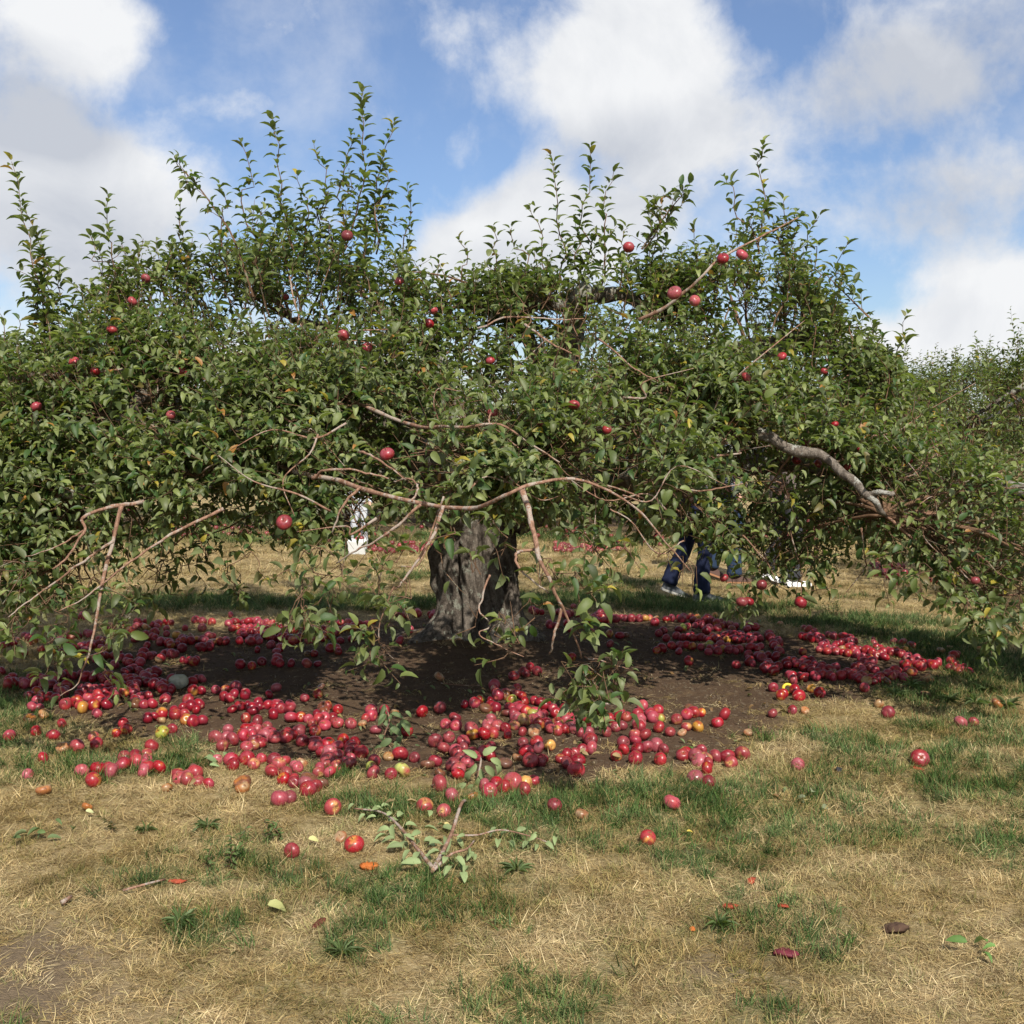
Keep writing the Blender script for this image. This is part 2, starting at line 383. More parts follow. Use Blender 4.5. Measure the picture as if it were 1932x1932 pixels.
GF = np.stack([a, a+1, a+nx+1, a+nx], -1).reshape(-1, 4)
m, nt, out = newmat('orchard_floor'); k = N(nt); t = k.attr('tint')
sp = k.n('ShaderNodeSeparateColor'); k.put(sp.inputs[0], t); geo = k.n('ShaderNodeTexCoord').outputs['Object']
f1 = k.noise(geo, 45, 6, .7, .4); f2 = k.noise(geo, 9, 5, .6); f3 = k.noise(geo, 160, 3, .6)
st = k.n('ShaderNodeMapping'); k.put(st.inputs[0], geo); st.inputs['Scale'].default_value = (30, 130, 30); st.inputs['Rotation'].default_value = (0, 0, .4)
fs = k.noise(st.outputs[0], 1., 4, .6, 1.5)
straw = k.mix(f1, (.23, .165, .08, 1), (.48, .365, .185, 1)); straw = k.mix(k.ss(fs, .5, .62), straw, (.50, .40, .23, 1))
straw = k.mix(k.ss(f2, .5, .75, 0, .55), straw, (.19, .15, .07, 1))
green = k.mix(f1, (.035, .055, .018, 1), (.11, .14, .05, 1)); green = k.mix(k.ss(fs, .52, .62, 0, .6), green, (.17, .19, .075, 1))
soil = k.mix(f1, (.050, .031, .020, 1), (.150, .098, .062, 1)); soil = k.mix(k.ss(f3, .62, .68, 0, .7), soil, (.24, .2, .15, 1))
soil = k.mix(k.ss(f2, .5, .7, 0, .5), soil, (.19, .13, .075, 1))
c = k.mix(sp.outputs[1], straw, green); c = k.mix(sp.outputs[2], c, k.mix(f1, (.11, .08, .05, 1), (.27, .205, .135, 1))); c = k.mix(sp.outputs[0], c, soil)
p = k.n('ShaderNodeBsdfPrincipled'); k.put(p.inputs['Base Color'], c); p.inputs['Roughness'].default_value = .95; p.inputs['Specular IOR Level'].default_value = .1
k.put(p.inputs['Normal'], k.bump(k.math('ADD', k.math('ADD', f1, fs), k.math('MULTIPLY', f3, .4)), .8, .02)); nt.links.new(p.outputs[0], out.inputs[0])
me = mesh_tris('ground', np.stack([GX, GY, GZ], -1).reshape(-1, 3), GF, m, np.stack([dm, gm, bm_], -1).reshape(-1, 3))
tag(link('ground', me), kind='structure')

# ---------------------------------------------------------------- scatter for uncountable cover
def scatter(name, pts, rot, scl, sources, label, cat):
    hid = bpy.data.collections.new(name+'_tufts')
    for i, me in enumerate(sources): hid.objects.link(bpy.data.objects.new(name+'_tuft', me))
    me = bpy.data.meshes.new(name); me.vertices.add(len(pts)); me.vertices.foreach_set('co', np.asarray(pts, np.float32).ravel())
    a = me.attributes.new('rot', 'FLOAT_VECTOR', 'POINT'); a.data.foreach_set('vector', np.asarray(rot, np.float32).ravel())
    a = me.attributes.new('scl', 'FLOAT', 'POINT'); a.data.foreach_set('value', np.asarray(scl, np.float32))
    o = link(name, me); tag(o, label, cat, kind='stuff')
    ng = bpy.data.node_groups.new(name, 'GeometryNodeTree')
    ng.interface.new_socket('Geometry', in_out='INPUT', socket_type='NodeSocketGeometry'); ng.interface.new_socket('Geometry', in_out='OUTPUT', socket_type='NodeSocketGeometry')
    gi = ng.nodes.new('NodeGroupInput'); go = ng.nodes.new('NodeGroupOutput'); iop = ng.nodes.new('GeometryNodeInstanceOnPoints'); ci = ng.nodes.new('GeometryNodeCollectionInfo')
    ci.inputs['Collection'].default_value = hid; ci.inputs['Separate Children'].default_value = True; ci.inputs['Reset Children'].default_value = True
    iop.inputs['Pick Instance'].default_value = True
    ri = ng.nodes.new('FunctionNodeRandomValue'); ri.data_type = 'INT'; ri.inputs[4].default_value = 0; ri.inputs[5].default_value = len(sources)-1
    na = ng.nodes.new('GeometryNodeInputNamedAttribute'); na.data_type = 'FLOAT_VECTOR'; na.inputs[0].default_value = 'rot'
    nb = ng.nodes.new('GeometryNodeInputNamedAttribute'); nb.data_type = 'FLOAT'; nb.inputs[0].default_value = 'scl'
    L = ng.links.new; L(gi.outputs[0], iop.inputs['Points']); L(ci.outputs[0], iop.inputs['Instance']); L(ri.outputs[2], iop.inputs['Instance Index'])
    L(na.outputs[0], iop.inputs['Rotation']); L(nb.outputs[0], iop.inputs['Scale']); L(iop.outputs[0], go.inputs[0])
    md = o.modifiers.new('scatter', 'NODES'); md.node_group = ng; return o
def blade_tuft(name, n, rad, L, wd, lean, mat, pal, r, seg=3):
    VV = []; FF = []; CC = []; q = 0
    for b in range(n):
        ang = r.random()*6.283; rr = rad*math.sqrt(r.random()); x0 = rr*math.cos(ang); y0 = rr*math.sin(ang)
        az = r.random()*6.283; el = max(.03, math.pi/2-abs(r.normal(lean, .28))); ln = L*(.45+.8*r.random()); cur = r.normal(.5, .5)
        dx, dy = math.cos(az), math.sin(az); w_ = wd*(.6+.7*r.random()); p = np.array([x0, y0, -.004]); wv = np.array([-dy, dx, r.normal(0, .3)]); wv = wv/np.linalg.norm(wv)
        c = np.array(pal[r.integers(len(pal))])*(.75+.5*r.random()); side = r.normal(0, .35)
        for s in range(seg+1):
            t = s/seg; hw = w_*.5*(1-t**1.6)+.0002
            VV += [p-wv*hw, p+wv*hw]; CC += [c, c]
            e2 = el-cur*t; a2 = az+side*t
            p = p+np.array([math.cos(a2)*math.cos(e2), math.sin(a2)*math.cos(e2), math.sin(e2)])*ln/seg
            if p[2] < .002: p[2] = .002+.002*r.random()
        for s in range(seg):
            a = q+2*s; FF += [(a, a+1, a+3), (a, a+3, a+2)]
        q += 2*(seg+1)
    return mesh_tris(name, VV, FF, mat, np.array(CC), smooth=True)
def grass_mat(name, trans=.25, rough=.6):
    m, nt, out = newmat(name); k = N(nt); t = k.attr('tint'); oi = k.n('ShaderNodeObjectInfo')
    hs = k.n('ShaderNodeHueSaturation'); k.put(hs.inputs['Color'], t); pn = k.noise(oi.outputs['Location'], 2.3, 4, .65); pn2 = k.noise(oi.outputs['Location'], 7., 2, .6)
    k.put(hs.inputs['Value'], k.math('MULTIPLY', k.math('MULTIPLY_ADD', oi.outputs['Random'], .45, .75), k.math('ADD', k.ss(pn, .32, .68, .55, 1.1), k.ss(pn2, .35, .65, -.12, .16)))); k.put(hs.inputs['Saturation'], k.ss(pn, .3, .7, 1.15, .92))
    p = k.n('ShaderNodeBsdfPrincipled'); k.put(p.inputs['Base Color'], hs.outputs[0]); p.inputs['Roughness'].default_value = rough; p.inputs['Specular IOR Level'].default_value = .2
    tr = k.n('ShaderNodeBsdfTranslucent'); k.put(tr.inputs[0], hs.outputs[0]); mx = k.n('ShaderNodeMixShader'); mx.inputs[0].default_value = trans
    nt.links.new(p.outputs[0], mx.inputs[1]); nt.links.new(tr.outputs[0], mx.inputs[2]); nt.links.new(mx.outputs[0], out.inputs[0]); return m
M_grass = grass_mat('grass_blades')
STRAW = [(.56, .43, .215), (.46, .34, .165), (.66, .54, .30), (.33, .235, .115), (.40, .34, .15), (.22, .155, .08)]
OLIVE = [(.24, .225, .085), (.33, .28, .12), (.17, .18, .06), (.44, .35, .16)]
GRN = [(.055, .115, .03), (.085, .15, .04), (.12, .18, .055), (.06, .10, .035), (.17, .2, .08)]
r0 = np.random.default_rng(5)
T_flat = [blade_tuft('straw_mat', 54, .06, .062, .0019, 1.44, M_grass, STRAW, r0) for _ in range(6)]
T_dry = [blade_tuft('straw_tuft', 26, .04, .058, .0021, 1.0, M_grass, STRAW[:4]+OLIVE[3:], r0) for _ in range(5)]
T_oli = [blade_tuft('olive_tuft', 28, .045, .06, .0026, .95, M_grass, OLIVE, r0) for _ in range(5)]
T_grn = [blade_tuft('green_tuft', 26, .04, .075, .0034, .75, M_grass, GRN, r0) for _ in range(5)]
def points(xr, yr, n, r):
    x = xr[0]+(xr[1]-xr[0])*r.random(n); y = yr[0]+(yr[1]-yr[0])*r.random(n)
    k_ = (np.abs(x) < .46*y+1.2); return x[k_], y[k_]
def cover(name, sources, prob, label, cat, seed, bands, smin=.7, smax=1.3):
    r = np.random.default_rng(seed); PX = []; PS = []
    for (y0, y1, dens_, sc) in bands:
        xw = .46*y1+1.2; x, y = points((-xw, xw), (y0, y1), int(dens_*(y1-y0)*2*xw), r)
        d_, g_, b_ = masks(x, y); keep = r.random(len(x)) < prob(d_, g_, b_, x, y)
        x, y = x[keep], y[keep]; PX.append(np.stack([x, y, height(x, y)], -1)); PS.append(sc*(smin+(smax-smin)*r.random(len(x))))
    P = np.vstack(PX); S = np.concatenate(PS); rot = np.stack([r.normal(0, .06, len(P)), r.normal(0, .06, len(P)), r.random(len(P))*6.283], -1)
    return scatter(name, P, rot, S, sources, label, cat)
B1 = [(2.2, 4.5, 560, .8), (4.5, 7, 420, .9), (7, 12, 190, 1.05), (12, 20, 55, 1.8)]
cover('dry_grass_mat', T_flat, lambda d, g, b, x, y: np.clip(1-d*1.02, 0, 1)*(1-.45*g)*(1-.6*b)+.05*d, 'flattened straw coloured dry grass covering the sunlit orchard floor', 'grass', 11, B1)
cover('dry_grass', T_dry, lambda d, g, b, x, y: np.clip(1-d*1.3, 0, 1)*(1-.6*g)*(1-b)*np.clip((fbm2(x, y, 1.7, 31, 3)-.42)*4, .06, .9)*.7, 'standing tufts of pale dry grass in the foreground', 'grass', 12, B1, .7, 1.4)
cover('olive_grass', T_oli, lambda d, g, b, x, y: np.clip(1-d*1.1, 0, 1)*(1-.6*b)*np.clip(.12+1.2*g, 0, .85)*.6, 'half dried olive grass between the straw patches', 'grass', 13, B1)
B2 = [(2.2, 4.5, 420, .8), (4.5, 7, 420, .95), (7, 12, 330, 1.1), (12, 20, 90, 1.8)]
cover('green_grass', T_grn, lambda d, g, b, x, y: np.clip(1-d*1.15, 0, 1)*(1-.5*b)*np.clip((g-.28)*1.8, 0, 1), 'short green grass in patches and along the shaded ring round the tree', 'grass', 14, B2)
# ---------------------------------------------------------------- the big apple tree
def interp(t, xs): return lambda u: np.interp(u, [a for a, _ in xs], [b for _, b in xs])
V_TOP = interp(0, [(-600, 640), (0, 640), (60, 655), (130, 610), (170, 540), (230, 475), (300, 480), (400, 465), (480, 455), (560, 445), (650, 445), (710, 440), (760, 500), (800, 550), (850, 570), (880, 550), (930, 500), (980, 500),
                    (1030, 530), (1100, 545), (1150, 530), (1200, 500), (1250, 480), (1300, 490), (1360, 480), (1420, 460), (1480, 460), (1540, 530), (1580, 570), (1620, 620), (1680, 680), (1760, 780), (1850, 850), (2000, 900), (2500, 960)])
V_BOT = interp(0, [(-600, 1170), (0, 1185), (90, 1190), (170, 1165), (230, 1110), (300, 1075), (360, 1060), (400, 1035), (520, 1030), (640, 1060), (700, 1030), (770, 1010), (880, 985), (1000, 1000), (1060, 1010), (1150, 1030),
                    (1230, 1025), (1290, 1010), (1340, 1035), (1400, 1110), (1450, 1110), (1490, 1075), (1540, 1110), (1580, 1060), (1650, 1070), (1700, 1100), (1760, 1090), (1810, 1150), (1860, 1185), (1932, 1185), (2500, 1190)])
DU = [-500, 0, 500, 900, 1250, 1450, 1700, 1932, 2400]; DV = [400, 600, 750, 900, 1050, 1200]
DD = np.array([[7.8, 7.6, 7.3, 7.4, 7.4, 7.6, 8.0, 8.3, 8.5], [7.2, 7.0, 6.8, 6.7, 6.8, 7.1, 7.6, 8.0, 8.2], [6.3, 6.1, 5.8, 5.7, 5.9, 6.6, 7.1, 7.3, 7.4],
               [6.2, 5.8, 5.4, 5.0, 5.1, 6.5, 6.4, 6.3, 6.4], [6.1, 5.8, 5.4, 4.95, 5.2, 6.7, 6.2, 6.0, 6.0], [6.1, 5.8, 5.4, 4.9, 5.2, 6.7, 6.1, 5.8, 5.8]])
def front(u, v):
    u = np.clip(u, DU[0], DU[-1]); v = np.clip(v, DV[0], DV[-1]); i = np.clip(np.searchsorted(DU, u)-1, 0, len(DU)-2); j = np.clip(np.searchsorted(DV, v)-1, 0, len(DV)-2)
    a = (u-np.take(DU, i))/(np.take(DU, i+1)-np.take(DU, i)); b = (v-np.take(DV, j))/(np.take(DV, j+1)-np.take(DV, j))
    return DD[j, i]*(1-a)*(1-b)+DD[j, i+1]*a*(1-b)+DD[j+1, i]*(1-a)*b+DD[j+1, i+1]*a*b
def yback(x): return np.interp(x, [-6, -4, -2, 0, 2, 3.5, 5], [8.6, 9.3, 9.8, 9.8, 9.9, 9.4, 8.8])
tree = empty('apple_tree', (TRUNK[0], TRUNK[1], 0), 'broad old apple tree with gnarled trunk and low drooping crown filling the picture', 'apple tree')
def under(o):                             # parent keeping world coordinates
    o.parent = tree; o.matrix_parent_inverse = Matrix.Translation(-tree.location); return o
# trunk
nt_, nz_ = 150, 130
th = np.linspace(0, 2*np.pi, nt_, endpoint=False); zz = np.linspace(-.05, 1.02, nz_); TH, ZZ = np.meshgrid(th, zz)
t = np.clip(ZZ/1.0, 0, 1)
rad = .234+.05*np.exp(-((ZZ-.5)/.22)**2)*np.exp(-(((TH-3.5+np.pi) % (2*np.pi)-np.pi)/.8)**2)
rad = rad+.11*np.exp(-ZZ/.12)*(.55+.45*np.cos(5*TH+1.1))+.07*np.exp(-ZZ/.30)
dth = lambda c: ((TH-c+np.pi) % (2*np.pi))-np.pi
rad = rad+.17*np.exp(-(dth(3.75)/.26)**2)*np.exp(-np.clip(ZZ, 0, 9)/.11)           # long root to the left front
rad = rad+.13*np.exp(-(dth(5.6)/.3)**2)*np.exp(-np.clip(ZZ, 0, 9)/.10)
rad = rad-.085*np.exp(-(dth(4.82)/.13)**2)*(.35+.65*t)                          # deep crease between the two stems
rad = rad-.05*np.exp(-(dth(5.55)/.10)**2)-.03*np.exp(-(dth(4.2)/.08)**2)
rad = rad-.14*np.exp(-(dth(4.66)/.10)**2)*np.exp(-((ZZ-.06)/.10)**2)            # hollow at the foot
rad = rad+.055*np.exp(-(dth(4.25)/.17)**2-((ZZ-.66)/.07)**2)-.075*np.exp(-(dth(4.27)/.075)**2-((ZZ-.66)/.032)**2)  # knot
rad = rad+.05*np.exp(-(dth(3.3)/.3)**2-((ZZ-.60)/.10)**2)+.04*np.exp(-(dth(3.2)/.25)**2-((ZZ-.36)/.06)**2)
cx = np.cos(TH)*rad; cy = np.sin(TH)*rad
fur = fbm(np.stack([np.cos(TH)*6.5+ZZ*.8, np.sin(TH)*6.5, ZZ*2.3], -1), 40, 4); fine = fbm(np.stack([np.cos(TH)*22, np.sin(TH)*22, ZZ*9], -1), 44, 3)
rad = rad+(np.abs(fur-.5)*2-.25)*.075+(fine-.5)*.035
sx = 1.08-.0*t; X = TRUNK[0]+np.cos(TH)*rad*sx-.05*t; Y = TRUNK[1]+np.sin(TH)*rad*.95
V = np.stack([X, Y, ZZ+height(TRUNK[0], TRUNK[1])-.02], -1).reshape(-1, 3)
i, j = np.meshgrid(np.arange(nz_-1), np.arange(nt_), indexing='ij'); a = i*nt_+j; b = i*nt_+(j+1) % nt_
F = q2t(np.stack([a, b, b+nt_, a+nt_], -1).reshape(-1, 4)); n0 = len(V)
V = np.vstack([V, [[TRUNK[0]-.05, TRUNK[1], 1.04]]]); jj = np.arange(nt_); F = np.vstack([F, np.stack([(nz_-1)*nt_+jj, (nz_-1)*nt_+(jj+1) % nt_, np.full(nt_, n0)], -1)])
under(link('trunk', mesh_tris('trunk', V, F, M_trunk)))

A0 = np.array([-.38, 8.30, .88]); A1 = np.array([.02, 8.32, .90])
LIMBS = [([A0, PT(845, 950, 8.0), PT(800, 860, 7.3), PT(700, 800, 6.8), PT(560, 770, 6.3), PT(400, 760, 6.0)], .13, .03),
         ([A0, PT(835, 900, 8.2), PT(740, 740, 8.1), PT(620, 690, 8.1), PT(480, 680, 8.1), PT(280, 690, 8.0), PT(60, 720, 7.6)], .10, .02),
         ([A0, PT(800, 950, 7.6), PT(700, 900, 6.9), PT(560, 890, 6.2), PT(350, 880, 5.9), PT(120, 930, 5.8)], .10, .02),
         ([A1, PT(960, 900, 8.2), PT(1030, 760, 8.0), PT(1075, 650, 7.8), PT(1090, 580, 7.6)], .13, .055),
         ([A1, PT(1060, 900, 8.0), PT(1230, 800, 7.4), PT(1360, 800, 6.8), PT(1435, 822, 6.4), PT(1500, 846, 6.3), PT(1556, 864, 6.25), PT(1598, 905, 6.2), PT(1645, 948, 6.15), PT(1672, 968, 6.3)], .042, .010),
         ([A1, PT(1080, 850, 8.3), PT(1320, 700, 8.1), PT(1530, 650, 7.9), PT(1680, 720, 7.7)], .11, .025),
         ([A1, PT(990, 930, 7.5), PT(1000, 890, 6.5), PT(1010, 880, 5.6)], .09, .02),
         ([A0, PT(890, 900, 8.6), PT(830, 700, 8.7), PT(700, 560, 8.5)], .11, .03),
         ([A1, PT(1250, 880, 8.6), PT(1600, 880, 8.2), PT(1900, 920, 7.4), PT(2150, 960, 7.0)], .11, .025),
         ([A1, PT(920, 880, 8.9), PT(1100, 760, 9.0)], .10, .03),
         ([A0, PT(620, 860, 8.3), PT(300, 800, 8.4), PT(-80, 830, 7.9), PT(-350, 900, 7.4)], .11, .025),
         ([A1, PT(1120, 930, 7.3), PT(1230, 900, 6.3), PT(1300, 890, 5.7)], .09, .02),
         ([PT(1020, 740, 8.0), PT(1000, 640, 7.6), PT(960, 600, 7.5), PT(1000, 580, 7.5), PT(1060, 574, 7.5), PT(1100, 562, 7.5), PT(1150, 556, 7.5), PT(1195, 562, 7.5), PT(1225, 590, 7.5)], .05, .03),
         ([PT(760, 740, 8.0), PT(620, 620, 8.1), PT(540, 600, 8.1)], .035, .015),
         ([PT(330, 760, 7.0), PT(275, 735, 6.4), PT(255, 770, 6.2), PT(225, 800, 6.0)], .035, .02)]
skel = []
for q, (P, ra, rb) in enumerate(LIMBS):
    C = catmull(P, 9); s = np.linspace(0, 1, len(C)); rr = ra*(1-s)**.8+rb
    rr = np.minimum(rr, ra)*(1+.14*np.sin(s*37+q)*fbm(np.stack([s*9, s*0+q, s*0], -1), 3))
    C = C+(np.stack([fbm(np.stack([s*7, s*0+q, s*0+z], -1), 8)-.5 for z in (0, 3, 6)], -1))*.10*np.minimum(1, s*8)[:, None]
    under(tube_obj('limb', C, rr, M_limbtan if q == 4 else M_limb, ns=14, rough=.22, seed=q))
    for c_, r_ in zip(C[4:], rr[4:]): skel.append((*c_, r_))
# a cut knot on the top limb
kn = PT(1098, 560, 7.45); V, F = tube([kn+[-.04, .02, -.03], kn+[0, -.01, .03], kn+[.03, -.03, .075]], [.055, .06, .042], 12, .5, 3); under(link('burl', mesh_tris('burl', V, q2t(F), M_limb)))
# bare branches that hang in front of the crown; (points, depth(s), base radius, tip radius, thick end material)
HERO = [([(515, 868), (560, 893), (640, 908), (700, 927), (800, 950), (890, 960), (950, 936), (1000, 912), (1080, 903), (1150, 925), (1210, 965), (1260, 1028), (1300, 1078)], (6.0, 4.75, 4.9), .0165, .003),
        ([(985, 925), (1003, 985), (1015, 1040), (1045, 1110), (1070, 1160), (1100, 1245)], (4.9, 4.65, 4.7), .015, .004), ([(1062, 1145), (1046, 1200), (1038, 1235)], (4.68, 4.66, 4.7), .008, .004),
        ([(1015, 1035), (975, 1045), (983, 1075), (1035, 1120)], (4.75, 4.7, 4.7), .008, .004), ([(838, 955), (815, 1015), (770, 1085), (745, 1110)], (4.75, 4.65, 4.65), .009, .004),
        ([(745, 1105), (722, 1160), (716, 1210), (742, 1245)], (4.65, 4.65, 4.7), .004, .002), ([(795, 950), (735, 1003), (680, 1035), (635, 1062)], (4.8, 4.8, 4.9), .008, .003),
        ([(682, 918), (650, 950), (624, 1005)], (4.85, 4.8, 4.8), .008, .004), ([(776, 948), (788, 918), (770, 903), (742, 908)], (4.75, 4.8, 4.9), .006, .003),
        ([(228, 955), (210, 1030), (192, 1110), (172, 1220), (160, 1255), (146, 1290), (112, 1315)], (5.3, 5.1, 5.1), .011, .002), ([(420, 962), (330, 1005), (290, 1030), (228, 1074), (170, 1120), (112, 1155)], (5.4, 5.2, 5.1), .009, .003),
        ([(212, 1022), (170, 1050), (130, 1078), (65, 1126), (15, 1167)], (5.15, 5.1, 5.0), .008, .003), ([(270, 947), (212, 955), (160, 975), (157, 1005), (127, 1050), (100, 1075)], (5.5, 5.2, 5.1), .011, .004),
        ([(157, 1003), (110, 1030), (50, 1050)], (5.2, 5.2, 5.2), .006, .002), ([(1205, 603), (1245, 585), (1290, 553), (1335, 510), (1375, 478), (1450, 440), (1505, 412)], (6.7, 6.5, 6.8), .013, .004),
        ([(650, 752), (700, 773), (780, 802), (830, 806), (890, 803), (945, 803), (1000, 838), (1058, 872)], (6.3, 5.4, 5.3), .013, .004), ([(990, 612), (1035, 645), (1090, 672)], (6.6, 6.5, 6.5), .009, .005),
        ([(900, 620), (960, 598), (1050, 603), (1100, 600)], (6.8, 6.8, 6.9), .007, .004), ([(0, 716), (60, 710), (115, 705)], (6.6, 6.4, 6.4), .016, .012), ([(125, 708), (180, 702), (235, 696)], (6.4, 6.3, 6.3), .009, .006),
        ([(1635, 935), (1660, 928), (1685, 932)], (6.15, 6.1, 6.1), .018, .014), ([(1290, 1020), (1240, 1045), (1190, 985), (1150, 960)], (5.1, 5.0, 5.0), .004, .003),
        ([(590, 905), (620, 885), (690, 892), (735, 905)], (5.0, 4.9, 4.9), .007, .004), ([(680, 850), (720, 872), (765, 905)], (5.1, 5.0, 5.0), .006, .004), ([(1240, 920), (1330, 925), (1400, 912)], (5.4, 5.3, 5.3), .006, .003),
        ([(925, 1085), (912, 1120), (905, 1150), (925, 1180), (905, 1195), (935, 1215), (985, 1240)], (4.75, 4.7, 4.6), .005, .002), ([(1105, 1240), (1150, 1250), (1185, 1262)], (4.7, 4.6, 4.6), .004, .002),
        ([(930, 770), (925, 800), (985, 850)], (5.5, 5.4, 5.4), .006, .004), ([(1130, 640), (1190, 690), (1240, 720)], (6.3, 6.2, 6.2), .006, .004), ([(545, 520), (562, 590), (590, 680), (640, 760)], (7.0, 6.8, 6.4), .006, .005),
        ([(1400, 1010), (1445, 1060), (1470, 1110)], (6.6, 6.6, 6.6), .006, .003), ([(1490, 1000), (1510, 1070), (1512, 1120)], (6.6, 6.6, 6.5), .005, .0025), ([(360, 1000), (320, 1040), (300, 1075), (270, 1100)], (6.2, 6.2, 6.2), .005, .002)]
hero_px = []
for q, (pp, dd, ra, rb) in enumerate(HERO):
    s = np.linspace(0, 1, len(pp)); d = np.interp(s, [0, .5, 1], dd); P = [PT(u, v, e) for (u, v), e in zip(pp, d)]
    C = catmull(P, 7); s = np.linspace(0, 1, len(C)); C = C+np.stack([fbm(np.stack([s*9, s*0+q, s*0+z], -1), 18)-.5 for z in (0, 3, 6)], -1)*.018
    rr = (ra+(rb-ra)*s)*.86*(1+.22*(fbm(np.stack([s*14, s*0+q, s*0], -1), 33, 2)-.5)); rr[::7] *= 1.13
    under(tube_obj('branch', C, rr, M_limbtan if ra > .015 and q not in (0,) else M_branch, ns=10, rough=.22, seed=q))
    for c_ in C:
        if q == 29: break
        u, v = proj(c_); hero_px.append((u, v, c_[1], max(3.5, ra*FPX/c_[1]*.9)))
hero_px = np.array(hero_px)
skel = np.array(skel)

fo = Foliage(21); r = fo.r
ends = []
while len(ends) < 420:                     # visible shell of the crown
    u = r.uniform(-420, 2420); vt, vb = V_TOP(u), V_BOT(u); v = r.uniform(vt+18+r.uniform(0, 45), vb-22)
    if u < 0 or u > W:
        if r.random() < .35: continue
    d = float(front(u, v))+.12+min(2.2, r.exponential(.55)); p = PT(u, v, d)
    if p[1] > yback(p[0]) or p[2] < .45: continue
    if noise3(np.array(p)*1.5, 5) < .36: continue
    ends.append((p, 0))
while len(ends) < 640:                     # upper half
    u = r.uniform(-200, 1750); v = V_TOP(u)+r.uniform(25, 420); v = min(v, 860)
    p = PT(u, v, float(front(u, v))+.1+min(1.4, r.exponential(.4)))
    if p[1] > yback(p[0]): continue
    ends.append((p, 0))
for q in range(120):                       # low skirt of the crown, near and deeper in
    u = r.uniform(-120, 2000); v = V_BOT(u)-r.uniform(22, 120); d = float(front(u, v))+r.uniform(0, 1.9); p = PT(u, v, d)
    if p[1] < yback(p[0]) and p[2] > .45 and not (1240 < u < 1340 and v > 960): ends.append((p, 0))
while len(ends) < 880:                     # body and back of the crown
    x = r.uniform(-4.6, 4.6); y = r.uniform(6.2, 9.9); z = r.uniform(1.0, 2.9); p = np.array([x, y, z]); u, v = proj(p)
    if y > yback(x) or v < V_TOP(u)+20 or v > V_BOT(u)-25: continue
    if y < front(u, v)+.6: continue
    ends.append((p, 1))
nbr = 0; br_stuff = []
for p, kind in ends:
    p = np.array(p); dv = skel[:, :3]-p; dd = np.linalg.norm(dv*[1, 1, 1.3], axis=1)+np.clip(skel[:, 2]-p[2], 0, 9)*.2; i = int(np.argmin(dd)); b = skel[i, :3]
    L = np.linalg.norm(p-b)
    if L > 1.5:                            # start part way: taken from a neighbouring branch
        b = p+(b-p)*(1.5/L); L = 1.5
    mid = b+(p-b)*.5+np.array([0, 0, .16*L])+r.normal(0, .07*L, 3)
    ttt = np.linspace(0, 1, 11)[:, None]; C = (1-ttt)**2*b+2*ttt*(1-ttt)*mid+ttt**2*p; C = C+np.stack([fbm(np.stack([ttt[:, 0]*5, ttt[:, 0]*0+nbr, ttt[:, 0]*0+z], -1), 18)-.5 for z in (0, 3, 6)], -1)*.08*L*ttt
    rr = np.linspace(.005+.007*L, .003, 11)
    if nbr < 300: under(tube_obj('branch', C, rr, M_branch if r.random() < .5 else M_twig, ns=6)); nbr += 1
    else: V, F = tube(C, rr, 5); br_stuff.append((V, q2t(F)))
    u, v = proj(p); vt, vb = float(V_TOP(u)), float(V_BOT(u)); top = np.clip(1-(v-vt)/300, 0, 1); low = np.clip(1-(vb-v)/110, 0, 1)
    outw = unit(np.array([p[0]-TRUNK[0], p[1]-TRUNK[1], 0])+np.array([0, -.8, 0])); nt_w = 11 if kind == 0 else 8
    for q in range(nt_w):
        s = r.uniform(.25, 1) if q else .98; x = C[int(s*10)]
        d = unit(outw*(.5*(1-top)+.15)+r.normal(0, .55, 3)+np.array([0, 0, .25+.95*top-1.0*low*r.random()]))
        L2 = r.uniform(.16, .42)+.12*top
        uu, v2 = proj(x+d*L2)
        if v2 < V_TOP(uu)-r.uniform(0, 25) or v2 > V_BOT(uu)+r.uniform(-8, 20): L2 *= .45
        uu, v2 = proj(x+d*L2)
        if v2 < V_TOP(uu)-25 or v2 > V_BOT(uu)+22: continue
        fo.twig(x, d, L2, curve_up=.3*top+.1-(.7*low), size=r.uniform(.062, .084), spacing=.026)
if br_stuff:
    V, F = join(br_stuff); tag(under(link('inner_branches', mesh_tris('inner_branches', V, F, M_twig))), kind='stuff')
